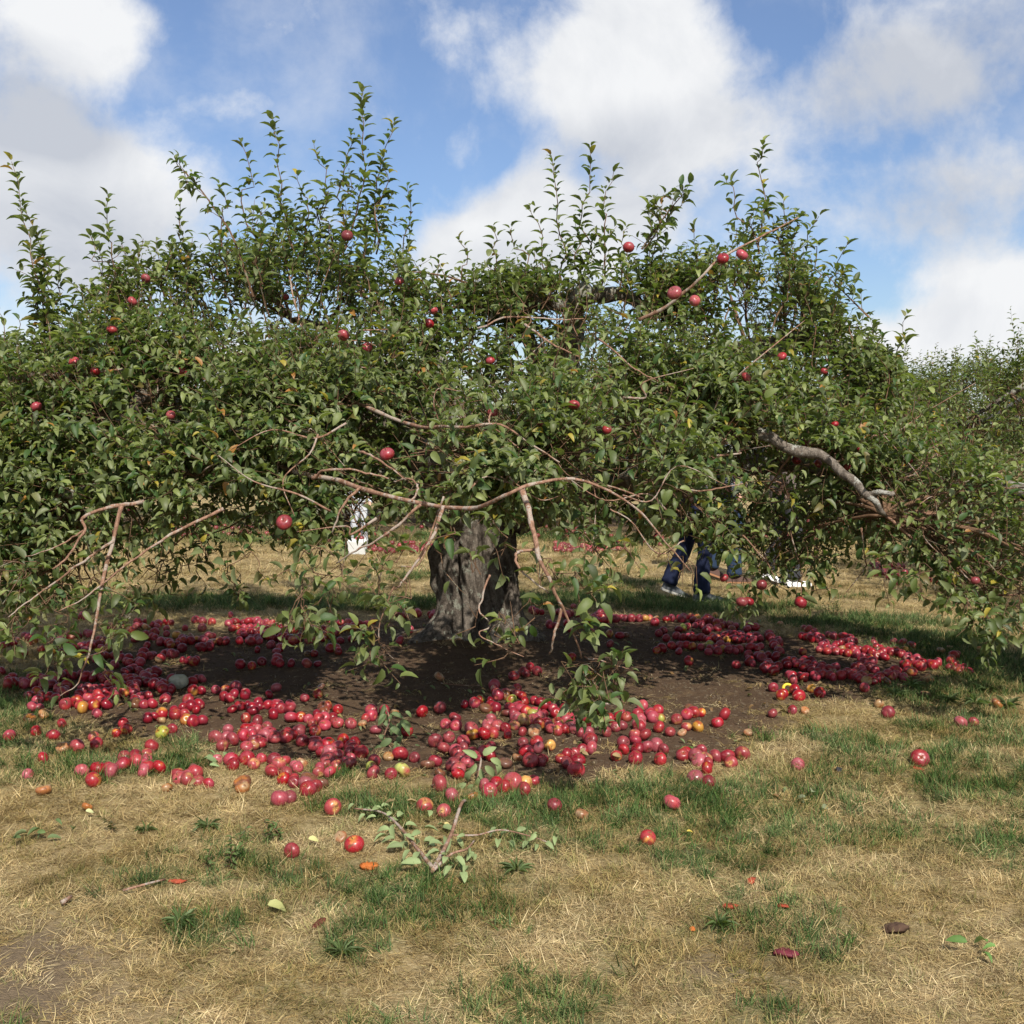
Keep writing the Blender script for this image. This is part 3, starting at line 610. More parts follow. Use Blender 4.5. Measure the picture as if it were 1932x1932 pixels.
# upright water shoots above the crown: tip, base, depth
SH = [((22, 305), (105, 690), 6.6, 1.3), ((60, 470), (95, 640), 6.7, 1.1), ((78, 440), (112, 690), 6.65, 1.2), ((112, 490), (100, 690), 6.6, 1.1), ((48, 400), (92, 660), 6.6, 1.1), ((205, 368), (188, 600), 7.0, 1), ((340, 382), (352, 560), 7.2, 1), ((455, 270), (490, 480), 7.3, 1), ((513, 218), (552, 470), 7.4, 1.2), ((592, 272), (600, 470), 7.4, 1),
      ((686, 165), (652, 470), 7.3, 1.4), ((660, 250), (655, 440), 7.35, 1), ((742, 232), (705, 470), 7.3, 1.4), ((768, 350), (765, 540), 7.2, 1), ((725, 300), (710, 480), 7.25, 1), ((1040, 292), (1062, 540), 7.4, 1.1), ((1113, 278), (1100, 550), 7.4, 1.2), ((1158, 322), (1135, 540), 7.4, 1), ((1085, 420), (1090, 550), 7.4, 1),
      ((1302, 345), (1215, 470), 7.2, 1), ((1368, 335), (1432, 470), 7.2, 1), ((1440, 266), (1432, 480), 7.2, 1.1), ((1480, 375), (1470, 470), 7.1, 1.2), ((1545, 408), (1520, 580), 7.3, 1.1), ((1602, 455), (1560, 620), 7.3, 1), ((1570, 560), (1560, 700), 7.3, 1), ((1712, 595), (1668, 740), 7.4, 1.1), ((1645, 620), (1630, 740), 7.4, .8),
      ((928, 425), (950, 560), 7.1, 1.1), ((865, 450), (905, 580), 7.0, 1), ((825, 490), (850, 600), 6.9, 1), ((1000, 390), (1040, 560), 7.3, 1.1), ((1310, 428), (1320, 560), 7.0, 1), ((1225, 390), (1225, 520), 7.2, 1), ((1390, 430), (1385, 540), 7.0, 1), ((965, 430), (1000, 560), 7.2, 1), ((1185, 430), (1165, 560), 7.3, 1),
      ((270, 450), (260, 580), 7.1, 1), ((140, 560), (160, 680), 6.9, 1), ((415, 350), (430, 520), 7.2, 1), ((390, 440), (395, 560), 7.2, 1), ((315, 455), (310, 560), 7.2, 1), ((230, 460), (225, 560), 7.1, 1), ((560, 330), (575, 480), 7.4, 1), ((620, 360), (630, 480), 7.4, 1), ((35, 600), (50, 720), 6.8, 1), ((0, 640), (10, 740), 6.8, 1), ((1505, 400), (1490, 520), 7.2, 1), ((1680, 690), (1665, 780), 7.5, 1),
      ((690, 420), (680, 560), 7.0, 1), ((480, 400), (500, 540), 7.2, 1), ((530, 380), (550, 540), 7.3, 1), ((1350, 470), (1350, 560), 7, 1), ((1750, 740), (1735, 830), 7.4, 1), ((1630, 590), (1600, 690), 7.5, 1)]
for q in range(90):                         # smaller upright shoots all along the rim
    u = r.uniform(-60, 1760); v = float(V_TOP(u)); d = float(front(u, v))+r.uniform(-.3, .5)
    SH.append(((u+r.normal(0, 24), v-r.uniform(-30, 60)), (u, v+r.uniform(90, 190)), d, r.uniform(.7, .95)))
for (tu, tv), (bu, bv), d, dens_ in SH:
    a = PT(tu, tv, d); b = PT(bu, bv, d+r.uniform(-.1, .2)); L = np.linalg.norm(a-b); n = 12; s = np.linspace(0, 1, n)[:, None]
    C = b+(a-b)*s+(np.stack([fbm(np.stack([s[:, 0]*4, s[:, 0]*0+tu*.37, s[:, 0]*0+z], -1), 18)-.5 for z in (0, 3, 6)], -1))*1.1*s*(1-s)
    fo.tw.append((C, np.linspace(.0065, .0018, n))); nl = int(L/.023*dens_); ph = r.random()*6
    for q in range(nl):
        t = (q+.6+r.uniform(-.6, .35))/nl; t = .06+.94*min(max(t, 0), 1); x = C[min(int(t*(n-1)), n-2)]; fr = t*(n-1)-min(int(t*(n-1)), n-2); x = x+(C[min(int(t*(n-1)), n-2)+1]-x)*min(fr, 1); T = unit(a-b); ph += 2.4+r.normal(0, .25)
        A = unit(np.cross(T, [0, 1, .1])); B = np.cross(T, A); Rd = A*math.cos(ph)+B*math.sin(ph)
        ax = unit(Rd*(1-.35*t)+T*(.45+.5*t)+r.normal(0, .12, 3)); nr = unit(T+np.array([0, 0, .5])-Rd*.3+r.normal(0, .15, 3)); sz = .097*r.uniform(.62, 1.12)*(1.1-.30*t)
        fo.pos.append(x+ax*sz*.22); fo.ax.append(ax); fo.nr.append(nr); fo.sz.append(sz)
    if dens_ > .9:                          # short leafy spurs low on the shoot
        for q in range(int(5*dens_)):
            t = r.uniform(0, .42); fo.twig(b+(a-b)*t, unit(r.normal(0, 1, 3)*[1, 1, .3]+[0, 0, .9]), r.uniform(.1, .2), size=.07, spacing=.024)
# leafy stems arching out of the crown (bare stem traced, leaves in tufts)
ARCH = [([(478, 560), (440, 450), (405, 395), (372, 350), (335, 312)], 6.9, 1.0), ([(1640, 600), (1600, 560), (1560, 520)], 7.2, .8), ([(1210, 470), (1260, 400), (1290, 365)], 7.2, 1)]
for pp, d, dn in ARCH:
    C = catmull([PT(u, v, d) for u, v in pp], 6); fo.tw.append((C, np.linspace(.008, .003, len(C))))
    for i in range(2, len(C)):
        if i > len(C)-6 or r.random() < .55: fo.twig(C[i], unit(r.normal(0, .7, 3)+[-.2, -.2, .6]), r.uniform(.06, .14), size=.078, spacing=.018)
# leaf clusters on the hanging branch ends (u, v, depth, spread px, count of twigs, droop)
CLU = [(1100, 1290, 4.62, 62, 15, -.7), (1140, 1300, 4.6, 60, 8, -.2), (1095, 1200, 4.66, 30, 4, -.4), (1150, 1270, 4.6, 40, 4, 0), (1085, 1105, 4.68, 40, 5, .1), (1040, 1080, 4.7, 40, 5, .2), (940, 1180, 4.7, 30, 3, -.5), (900, 1170, 4.7, 24, 2, -.2), (965, 1235, 4.62, 26, 3, 0),
       (895, 1070, 4.75, 30, 3, .1), (955, 1060, 4.75, 40, 4, .1), (1000, 1150, 4.7, 30, 3, -.2), (720, 1100, 4.65, 50, 5, 0), (765, 1115, 4.65, 36, 3, -.1), (700, 1205, 4.65, 30, 4, -.3), (722, 1235, 4.65, 26, 3, -.5), (755, 1160, 4.6, 30, 3, -.4), (568, 1130, 4.8, 42, 7, -.8), (575, 1170, 4.8, 30, 4, -1.2), (520, 1175, 4.8, 20, 1, -.5),
       (640, 1090, 4.9, 40, 5, 0), (600, 1060, 4.9, 50, 6, 0), (450, 1110, 6.2, 40, 4, -.4), (300, 1090, 6.2, 55, 8, .3), (250, 1130, 6.0, 40, 4, 0), (330, 1080, 6.2, 40, 5, .3), (205, 1200, 5.1, 36, 4, 0), (240, 1185, 5.2, 30, 3, -.3), (100, 1215, 5.1, 40, 4, -.3), (90, 1245, 5.1, 30, 3, -.4), (20, 1190, 5.1, 40, 5, -.5),
       (190, 1275, 5.1, 18, 2, -.6), (380, 1040, 6.2, 40, 5, 0), (420, 1090, 6.2, 20, 2, -.6), (110, 1150, 5.2, 60, 8, 0), (40, 1110, 5.2, 60, 8, 0), (170, 1120, 5.2, 50, 6, 0), (1407, 1110, 6.6, 34, 6, -.8), (1440, 1060, 6.7, 40, 7, -.5), (1400, 990, 6.8, 60, 11, -.1), (1360, 1000, 6.8, 40, 7, -.2), (1420, 1030, 6.7, 50, 9, -.3), (1465, 1000, 6.8, 60, 11, -.1), (1485, 1040, 6.7, 50, 10, -.4), (1520, 990, 6.8, 60, 10, 0), (1545, 1050, 6.7, 40, 7, -.4), (1370, 950, 6.8, 60, 9, 0), (1300, 930, 6.4, 60, 9, 0), (1450, 1085, 6.65, 34, 6, -.5), (1400, 1060, 6.7, 34, 5, -.4), (1510, 1115, 6.5, 30, 3, -.4), (1500, 1075, 6.6, 40, 5, -.5),
       (1525, 1050, 6.6, 40, 5, -.3), (1400, 1150, 6.55, 22, 2, -.3), (1300, 1075, 5.0, 26, 3, -.5), (1265, 1055, 5.0, 24, 2, 0), (1230, 1045, 5.0, 20, 1, -.4), (1690, 1085, 6.0, 40, 5, -.4), (1740, 1090, 6.0, 40, 5, -.4), (1820, 1150, 5.9, 40, 7, -.5), (1860, 1180, 5.85, 36, 6, -.8), (1900, 1190, 5.8, 40, 7, -.5), (1790, 1120, 6.0, 40, 6, -.3), (1930, 1150, 5.8, 50, 8, -.3),
       (1425, 775, 6.1, 36, 4, .3), (1445, 775, 6.1, 22, 3, .3), (1130, 1040, 5.0, 40, 5, -.5), (1180, 1045, 5.0, 30, 3, -.6), (1100, 1030, 4.9, 30, 3, -.4), (830, 1060, 4.8, 24, 2, -.3), (850, 1020, 4.8, 30, 3, .1), (470, 1060, 5.4, 30, 4, -.4), (620, 1120, 4.85, 26, 3, -.6)]
bare = []
for q in range(46):                        # bare reddish wood showing between the leaves
    u = r.uniform(-20, 1900); v = r.uniform(V_TOP(u)+110, V_BOT(u)-30); d = float(front(u, v))+r.uniform(.03, .35); a = PT(u, v, d); dr = unit(np.array([r.normal(0, 1), r.normal(0, .3), r.normal(.15, .45)])); L = r.uniform(.2, .65)
    C = catmull([a, a+dr*L*.3+r.normal(0, .03, 3), a+dr*L*.65+r.normal(0, .045, 3), a+dr*L+r.normal(0, .07, 3)], 5); V, F = tube(C, np.linspace(r.uniform(.004, .0075), .002, len(C)), 6, .2, q); bare.append((V, q2t(F)))
    for c_ in C:
        uu, vv = proj(c_); hero_px = np.vstack([hero_px, [[uu, vv, c_[1]-.0, 2.]]])
V, F = join(bare); tag(under(link('bare_twigs', mesh_tris('bare_twigs', V, F, M_branch))), kind='stuff')
NCL = len(fo.pos)                          # leaves from here on belong to the hanging ends
for u, v, d, sp_, n, dr in CLU:
    c0 = PT(u, v, d); S = sp_*d/FPX; hub = c0+np.array([0, .05, S*.6])
    for q in range(n):
        x = c0+r.normal(0, .42, 3)*S*[1, .8, 1]; fo.tw.append((catmull([hub, (hub+x)/2+r.normal(0, .2, 3)*S, x], 3), np.full(7, .0022)))
        fo.twig(x, unit(r.normal(0, .6, 3)+[0, -.15, dr+.15]), r.uniform(.08, .18), curve_up=.1+dr*.3, size=r.uniform(.066, .09), spacing=.02)
pos, ax, nr, sz = fo.arrays(); var = r.integers(0, 6, len(pos)); tint = leaf_tints(len(pos), r)
U_, V_ = proj(pos+ax*sz[:, None]*.5); kp = np.ones(len(pos), bool)
kp[:NCL] &= V_[:NCL] < V_BOT(U_[:NCL])+(r.random(NCL)-.25)*22
lump = fbm(pos*2.1, 61, 2); kp[:NCL] &= ~((lump[:NCL] < .40) & (r.random(NCL) < .72) & (V_[:NCL] > V_TOP(U_[:NCL])+70) & (V_[:NCL] < V_BOT(U_[:NCL])-60))   # hollows between the boughs
# leaves never grow right across the bare stretches of the old wood
for hu, hv, hd, hr in hero_px:
    kp &= ~((np.hypot(U_-hu, V_-hv) < hr+7) & (pos[:, 1] < hd+.05) & (r.random(len(pos)) < .5))
for (u, v, rr_, dd_) in [(1450, 830, 34, 6.5), (1500, 850, 34, 6.4), (1545, 868, 36, 6.4), (1590, 905, 36, 6.4), (1625, 938, 30, 6.4), (1010, 575, 26, 7.6), (1050, 570, 26, 7.6), (1100, 562, 34, 7.6), (1150, 556, 26, 7.6), (1190, 563, 26, 7.6), (676, 940, 26, 9), (668, 975, 24, 9), (676, 1032, 24, 9),
                         (1300, 960, 26, 9), (1360, 1080, 20, 9), (1285, 1105, 40, 9), (865, 1065, 34, 9), (905, 1110, 45, 9), (955, 1150, 40, 9), (850, 1150, 40, 9), (700, 800, 30, 6.5), (760, 790, 22, 6.6), (1085, 640, 16, 7.6), (270, 745, 22, 6.4)]:
    kp &= ~((np.hypot(U_-u, V_-v) < rr_) & (pos[:, 1] < dd_) & (r.random(len(pos)) < .8))
# -------- apples still hanging: u, v, depth offset, radius, note
HANG = [(655, 444, 7.0, .037), (1186, 466, 6.9, .036), (1364, 487, 6.5, .036), (1400, 480, 6.5, .037), (1272, 552, 6.35, .043), (1311, 567, 6.35, .033), (275, 525, None, .034), (250, 568, None, .034), (212, 621, None, .036), (68, 767, None, .034), (322, 783, None, .028), (648, 632, None, .038),
        (693, 655, None, .033), (810, 610, None, .036), (818, 585, None, .030), (753, 530, None, .034), (1083, 763, None, .034), (1145, 810, None, .028), (730, 856, 5.3, .036), (536, 985, 5.4, .040), (1475, 672, None, .033), (1408, 711, None, .034), (1400, 1135, 6.45, .036), (1413, 1134, 6.5, .032), (1511, 1136, 6.45, .037),
        (1503, 868, 7.0, .036), (1575, 885, 7.0, .034), (1620, 845, 7.0, .030), (1437, 1103, 6.5, .036), (1366, 1090, 6.5, .030), (925, 680, None, .030), (930, 778, None, .032), (180, 700, None, .03), (140, 682, None, .034), (1520, 835, 7.0, .033), (1715, 868, None, .026), (1597, 880, 6.6, .03), (1555, 700, None, .026), (1545, 875, 6.9, .033), (1660, 990, None, .03), (345, 700, None, .03), (1310, 985, 6.9, .03), (1240, 1012, 6.8, .03), (1575, 800, None, .025), (1840, 1095, 6.0, .028), (1020, 800, None, .02), (540, 560, None, .025)]
hang3 = []
for (u, v, d, rr_) in HANG:
    if d is None:
        m_ = kp & (np.hypot(U_-u, V_-v) < 30); d = float(np.quantile(pos[m_, 1], .12)) if m_.sum() > 5 else float(front(u, v))+.2
    hang3.append((PT(u, v, d), rr_, u, v))
    pr = rr_*FPX/d
    kp &= ~((np.hypot(U_-u, V_-v) < pr*.85) & (pos[:, 1] < d+.02))
    kp &= ~(np.linalg.norm(pos-PT(u, v, d), axis=1) < rr_)
pos, ax, nr, sz, var, tint, U_, V_ = [z[kp] for z in (pos, ax, nr, sz, var, tint, U_, V_)]
print('main tree leaves', len(pos), 'twigs', len(fo.tw))
# the 300 leaves that show largest become parts of their own
X_, Y_, Z_ = frames(ax, nr); vd = pos-np.array([0, 0, CAM_H]); vd /= np.linalg.norm(vd, axis=1, keepdims=True)
area = (sz*FPX/pos[:, 1])**2*np.abs(np.sum(Z_*vd, 1)); vis = (U_ > 5) & (U_ < W-5) & (V_ > 5)
cell = (np.floor(U_/14)*1000+np.floor(V_/14)).astype(int); order = np.argsort(pos[:, 1]); first = np.zeros(len(pos), bool); seen = set()
for i in order:
    if cell[i] not in seen: seen.add(cell[i]); first[i] = True
score = np.where(vis & first, area, 0); pick = np.argsort(-score)[:300]; rest = np.ones(len(pos), bool); rest[pick] = False
under(tag(link('foliage', leaf_mesh('foliage', pos[rest], ax[rest], nr[rest], sz[rest], var[rest], tint[rest], M_leaf)), kind='stuff'))
under(tag(link('twigs', fo.twig_mesh('twigs')), kind='stuff'))
LM = {}
for i in pick:
    key = (int(var[i]), int(np.argmin([abs(tint[i, 1]-c) for c in (.07, .10, .14, .2)])))
    if key not in LM:
        T, Fc = LEAVES[key[0]]; LM[key] = mesh_tris('leaf', T, Fc, M_leaf, np.repeat(tint[i][None], len(T), 0))
    o = link('leaf', LM[key]); mt = Matrix(((*(X_[i]*1), 0), (*(Y_[i]*1), 0), (*(Z_[i]*1), 0), (0, 0, 0, 1))).transposed()
    loc = pos[i]-np.array(tree.location)
    o.parent = tree; o.matrix_local = Matrix.Translation(Vector(loc)) @ mt @ Matrix.Scale(float(sz[i]), 4)

# ---------------------------------------------------------------- neighbouring trees
M_leaf_far = leaf_material('apple_leaf_of_other_rows', gloss=.35, rough=.55)
def bush_mesh(seed, nbr=150, Rr=2.7, H=2.35, size=.08):
    fo = Foliage(seed); r = fo.r; limbs = []; sk = []
    V, F = tube([(0, 0, -.05), (.02, 0, .4), (0, .03, .95)], [.27, .22, .2], 14, .4, seed); trunk = mesh_tris('trunk', V, q2t(F), M_trunk)
    for q in range(9):
        a = q*.7+r.normal(0, .15); rr_ = Rr*r.uniform(.6, .9); e = np.array([math.cos(a)*rr_, math.sin(a)*rr_, r.uniform(1.0, 1.9)])
        C = catmull([np.array([0, 0, .8]), np.array([math.cos(a)*.5, math.sin(a)*.5, 1.35]), e*[.6, .6, 1]+[0, 0, .35], e], 5)
        limbs.append(tube(C, np.linspace(.09, .02, len(C)), 8, .2, q)); sk += list(C[3:])
    L = [mesh_tris('limb', v, q2t(f), M_limb) for v, f in limbs]; sk = np.array(sk)
    for q in range(nbr):
        a = r.random()*6.283; s = math.sqrt(r.random()); rad = Rr*s*(.92+.16*math.sin(a*3+seed)); zt = H*(1-.42*s**2.2)*(.9+.2*r.random()); zb = .30+.15*r.random() if s > .75 else 1.0
        z = zt-(zt-zb)*(r.random()**(1.9 if s < .75 else 1.0)); p = np.array([math.cos(a)*rad, math.sin(a)*rad, z]); b = sk[np.argmin(np.linalg.norm(sk-p, axis=1))]
        fo.tw.append((np.array([b, (b+p)/2+[0, 0, .08], p]), np.array([.012, .008, .003]))); top = np.clip((z-zt+.5)/.5, 0, 1)
        for w_ in range(9):
            x = b+(p-b)*r.uniform(.4, 1); fo.twig(x, unit(np.array([math.cos(a), math.sin(a), 0])*.4*s+r.normal(0, .5, 3)+[0, 0, .9*top+.1-.5*(z < .7)]), r.uniform(.2, .45)+.25*top*r.random(), size=size, spacing=.034)
    for q in range(70):                    # water shoots
        a = r.random()*6.283; s = r.random()**.5*.95; x = np.array([math.cos(a)*Rr*s, math.sin(a)*Rr*s, H*(1-.42*s**2.2)-.1])
        fo.twig(x, unit(r.normal(0, .12, 3)+[0, 0, 1]), r.uniform(.4, .85), size=size, spacing=.026, rough=.08)
    pos, ax, nr, sz = fo.arrays(); print('bush leaves', len(pos))
    return trunk, L, leaf_mesh('foliage', pos, ax, nr, sz, r.integers(0, 6, len(pos)), leaf_tints(len(pos), r), M_leaf_far), fo.twig_mesh('twigs')
BUSH = [bush_mesh(101, 230), bush_mesh(202, 220, 2.9, 2.25)]
NB = ['smaller leafy apple tree at the right edge of the picture, beyond the big tree', 'apple tree beyond the left edge in the same row']
for q, (x, y) in enumerate(ORCHARD):
    tr_, L_, fm, tm = BUSH[q % 2]; far = y > 25
    if (x, y) == (6.25, 10.6): lb, gp = 'dense apple tree at the right edge of the picture, behind the big tree', None
    elif y < 12: lb, gp = 'apple tree standing left of the big tree in the same row', None
    elif (x, y) == (-7.4, 18.0): lb, gp = 'apple tree across the grass lane, behind the drooping left end of the big tree', 'apple trees across the grass lane'
    elif (x, y) == (-2.6, 18.4): lb, gp = 'apple tree across the lane behind the child in white', 'apple trees across the grass lane'
    elif (x, y) == (2.4, 18.1): lb, gp = 'apple tree across the lane, between the trunk and the walkers', 'apple trees across the grass lane'
    elif (x, y) == (7.3, 18.5): lb, gp = 'apple tree across the lane behind the drooping right wing of the big tree', 'apple trees across the grass lane'
    elif not far: lb, gp = 'apple tree in the row across the grass lane, outside the picture', 'apple trees across the lane outside the picture'
    elif far: lb, gp = 'distant apple tree in the far row behind the grass lane', 'apple trees in the far row'
    else: lb, gp = 'apple tree in the row across the sunlit grass lane with windfall apples at its foot', 'apple trees across the grass lane'
    e = empty('apple_tree', (x, y, float(height(x, y)) if y < 60 else 0), lb, 'apple tree', gp); e.rotation_euler = (0, 0, q*1.9+.4)
    s = 1.0+.08*math.sin(q*2.3); e.scale = (s, s, s*(1.04 if y < 12 else 1))
    link('trunk', tr_, e)
    for l in L_: link('limb', l, e)
    tag(link('foliage', fm, e), kind='stuff'); tag(link('twigs', tm, e), kind='stuff')
# ---------------------------------------------------------------- apples
m, nt, out = newmat('apple_skin'); k = N(nt); t = k.attr('tint'); geo = k.n('ShaderNodeTexCoord').outputs['Object']; oi = k.n('ShaderNodeObjectInfo').outputs['Random']
hs = k.n('ShaderNodeHueSaturation'); k.put(hs.inputs['Color'], t); k.put(hs.inputs['Value'], k.math('MULTIPLY_ADD', oi, .45, .66)); k.put(hs.inputs['Saturation'], k.math('MULTIPLY_ADD', k.math('FRACT', k.math('MULTIPLY', oi, 7.3)), .22, .86))
nz = k.noise(geo, 3., 3, .6)
mp = k.n('ShaderNodeMapping'); k.put(mp.inputs[0], geo); mp.inputs['Scale'].default_value = (7, 7, .9)
stk = k.noise(mp.outputs[0], 1., 4, .7, .2); bz = k.math('ADD', k.noise(geo, 1.3, 3, .5), k.math('MULTIPLY', oi, .10))
base_ = k.mix(k.ss(stk, .54, .70, 0, .30), hs.outputs[0], (.50, .16, .06, 1)); base_ = k.mix(k.ss(stk, .47, .36, 0, .5), base_, (.16, .008, .016, 1)); base_ = k.mix(k.ss(bz, .70, .74, 0, .8), base_, (.13, .055, .02, 1)); c = k.mix(k.ss(k.noise(geo, 22, 1, .5), .68, .72, 0, .45), base_, (.55, .35, .25, 1)); c = k.mix(k.ss(nz, .45, .75, 0, .15), c, (.34, .14, .16, 1))
p = k.n('ShaderNodeBsdfPrincipled'); k.put(p.inputs['Base Color'], c); k.put(p.inputs['Roughness'], k.ss(nz, .3, .7, .26, .45)); p.inputs['Specular IOR Level'].default_value = .45
p.inputs['Subsurface Weight'].default_value = 0; nt.links.new(p.outputs[0], out.inputs[0]); M_apple = m
def flat_mat(name, c, rough=.7, var_=.3, scale=60, spec=.2):
    m, nt, out = newmat(name); k = N(nt); geo = k.n('ShaderNodeTexCoord').outputs['Object']; n_ = k.noise(geo, scale, 5, .65)
    p = k.n('ShaderNodeBsdfPrincipled'); k.put(p.inputs['Base Color'], k.mix(n_, col([x*(1-var_) for x in c]), col([min(1, x*(1+var_)) for x in c]))); p.inputs['Roughness'].default_value = rough
    p.inputs['Specular IOR Level'].default_value = spec; k.put(p.inputs['Normal'], k.bump(n_, .5, .01)); nt.links.new(p.outputs[0], out.inputs[0]); return m
RED = np.array([.29, .014, .022]); PINK = np.array([.33, .048, .072]); DARK = np.array([.19, .012, .024]); YEL = np.array([.55, .30, .06]); GRNY = np.array([.32, .36, .07]); ROT = np.array([.34, .13, .035]); BRN = np.array([.12, .055, .03]); TAN = np.array([.36, .24, .12])
def apple_geo(kind, seed, nu=18, nv=12, stem=True):
    r = np.random.default_rng(seed); ph = np.linspace(0, np.pi, nv+1); th = np.linspace(0, 2*np.pi, nu, endpoint=False); PH, THt = np.meshgrid(ph, th, indexing='ij')
    sq = r.uniform(.78, .98); rad = 1-.30*np.exp(-(PH/.36)**2)-.22*np.exp(-((np.pi-PH)/.33)**2)+.05*np.sin(PH)**2-.05*np.cos(PH)
    rad = rad*(1+.022*np.cos(5*THt+seed)*np.clip(-np.cos(PH), 0, 1))*(1+.05*(fbm(np.stack([np.sin(PH)*np.cos(THt)*1.2, np.sin(PH)*np.sin(THt)*1.2, np.cos(PH)], -1)+seed, seed, 2)-.5))
    x = np.sin(PH)*np.cos(THt)*rad; y = np.sin(PH)*np.sin(THt)*rad; z = np.cos(PH)*rad*sq
    V = np.stack([x, y, z], -1).reshape(-1, 3); i, j = np.meshgrid(np.arange(nv), np.arange(nu), indexing='ij'); a = i*nu+j; b = i*nu+(j+1) % nu
    F = q2t(np.stack([a, a+nu, b+nu, b], -1).reshape(-1, 4))
    streak = fbm(np.stack([np.cos(THt)*7, np.sin(THt)*7, PH*.7+seed], -1), seed+3, 3); cheek = fbm(np.stack([np.sin(PH)*np.cos(THt), np.sin(PH)*np.sin(THt), np.cos(PH)], -1)*1.1+seed*3, seed+9, 2)
    base, hi, amt = {'red': (RED, PINK, .08), 'pink': (PINK, RED, .06), 'dark': (DARK, RED, .03), 'blush': (RED, YEL, .12), 'yellow': (YEL, RED, .45), 'green': (GRNY, RED, .5), 'rot': (ROT, TAN, .4), 'brown': (BRN, ROT, .3), 'tan': (TAN, BRN, .4)}[kind]
    c = base+(hi-base)*np.clip((cheek-.62+amt*.35)*6, 0, 1)[..., None]; c = c*(.72+.55*streak[..., None])
    c = c+(YEL*.8-c)*(np.exp(-(PH/.26)**2)*.40+np.exp(-((np.pi-PH)/.18)**2)*.45)[..., None]*(.3 if kind in ('dark', 'brown') else 1)
    c = c.reshape(-1, 3)
    if not stem: return V, F, c
    SV, SF = tube(catmull([(0, 0, .55), (.03, .02, .8), (.12, .05, 1.02)], 3), [.045]*7, 5); c = np.vstack([c, np.tile([[.11, .06, .03]], (len(SV), 1))])
    V, F = join([(V, F), (SV, q2t(SF))]); return V, F, c
def crumple(V, seed, amt=.35):
    d = fbm(V*1.6+seed, seed, 3)-.5; V = V*(1+amt*d[:, None]); V[:, 2] = np.where(V[:, 2] > .35, .35+(V[:, 2]-.35)*.35, V[:, 2]); return V
AK = {}
for kd, n_ in (('red', 6), ('pink', 5), ('dark', 4), ('blush', 4), ('yellow', 2), ('green', 2), ('rot', 2), ('brown', 2), ('tan', 2)):
    AK[kd] = []
    for q in range(n_):
        V, F, c = apple_geo(kd, q*7+len(kd)); V = crumple(V, q+3) if kd in ('rot', 'brown', 'tan') else V; me_ = mesh_tris('apple', V, F, M_apple, c); V, F, c = apple_geo(kd, q*7+len(kd), 13, 9, False); V = crumple(V, q+3) if kd in ('rot', 'brown', 'tan') else V; AK[kd].append((V, F, c, me_))
def read(txt, ox, oy, sc, lo=-1, hi=9999):
    o_ = []
    for tk in txt.split():
        f_ = tk.split(','); x, y = float(f_[0]), float(f_[1])
        if x <= lo or x > hi: continue
        o_.append(((ox+x/sc)*W/2448, (oy+y/sc)*W/2448, f_[2] if len(f_) > 2 else ''))
    return o_
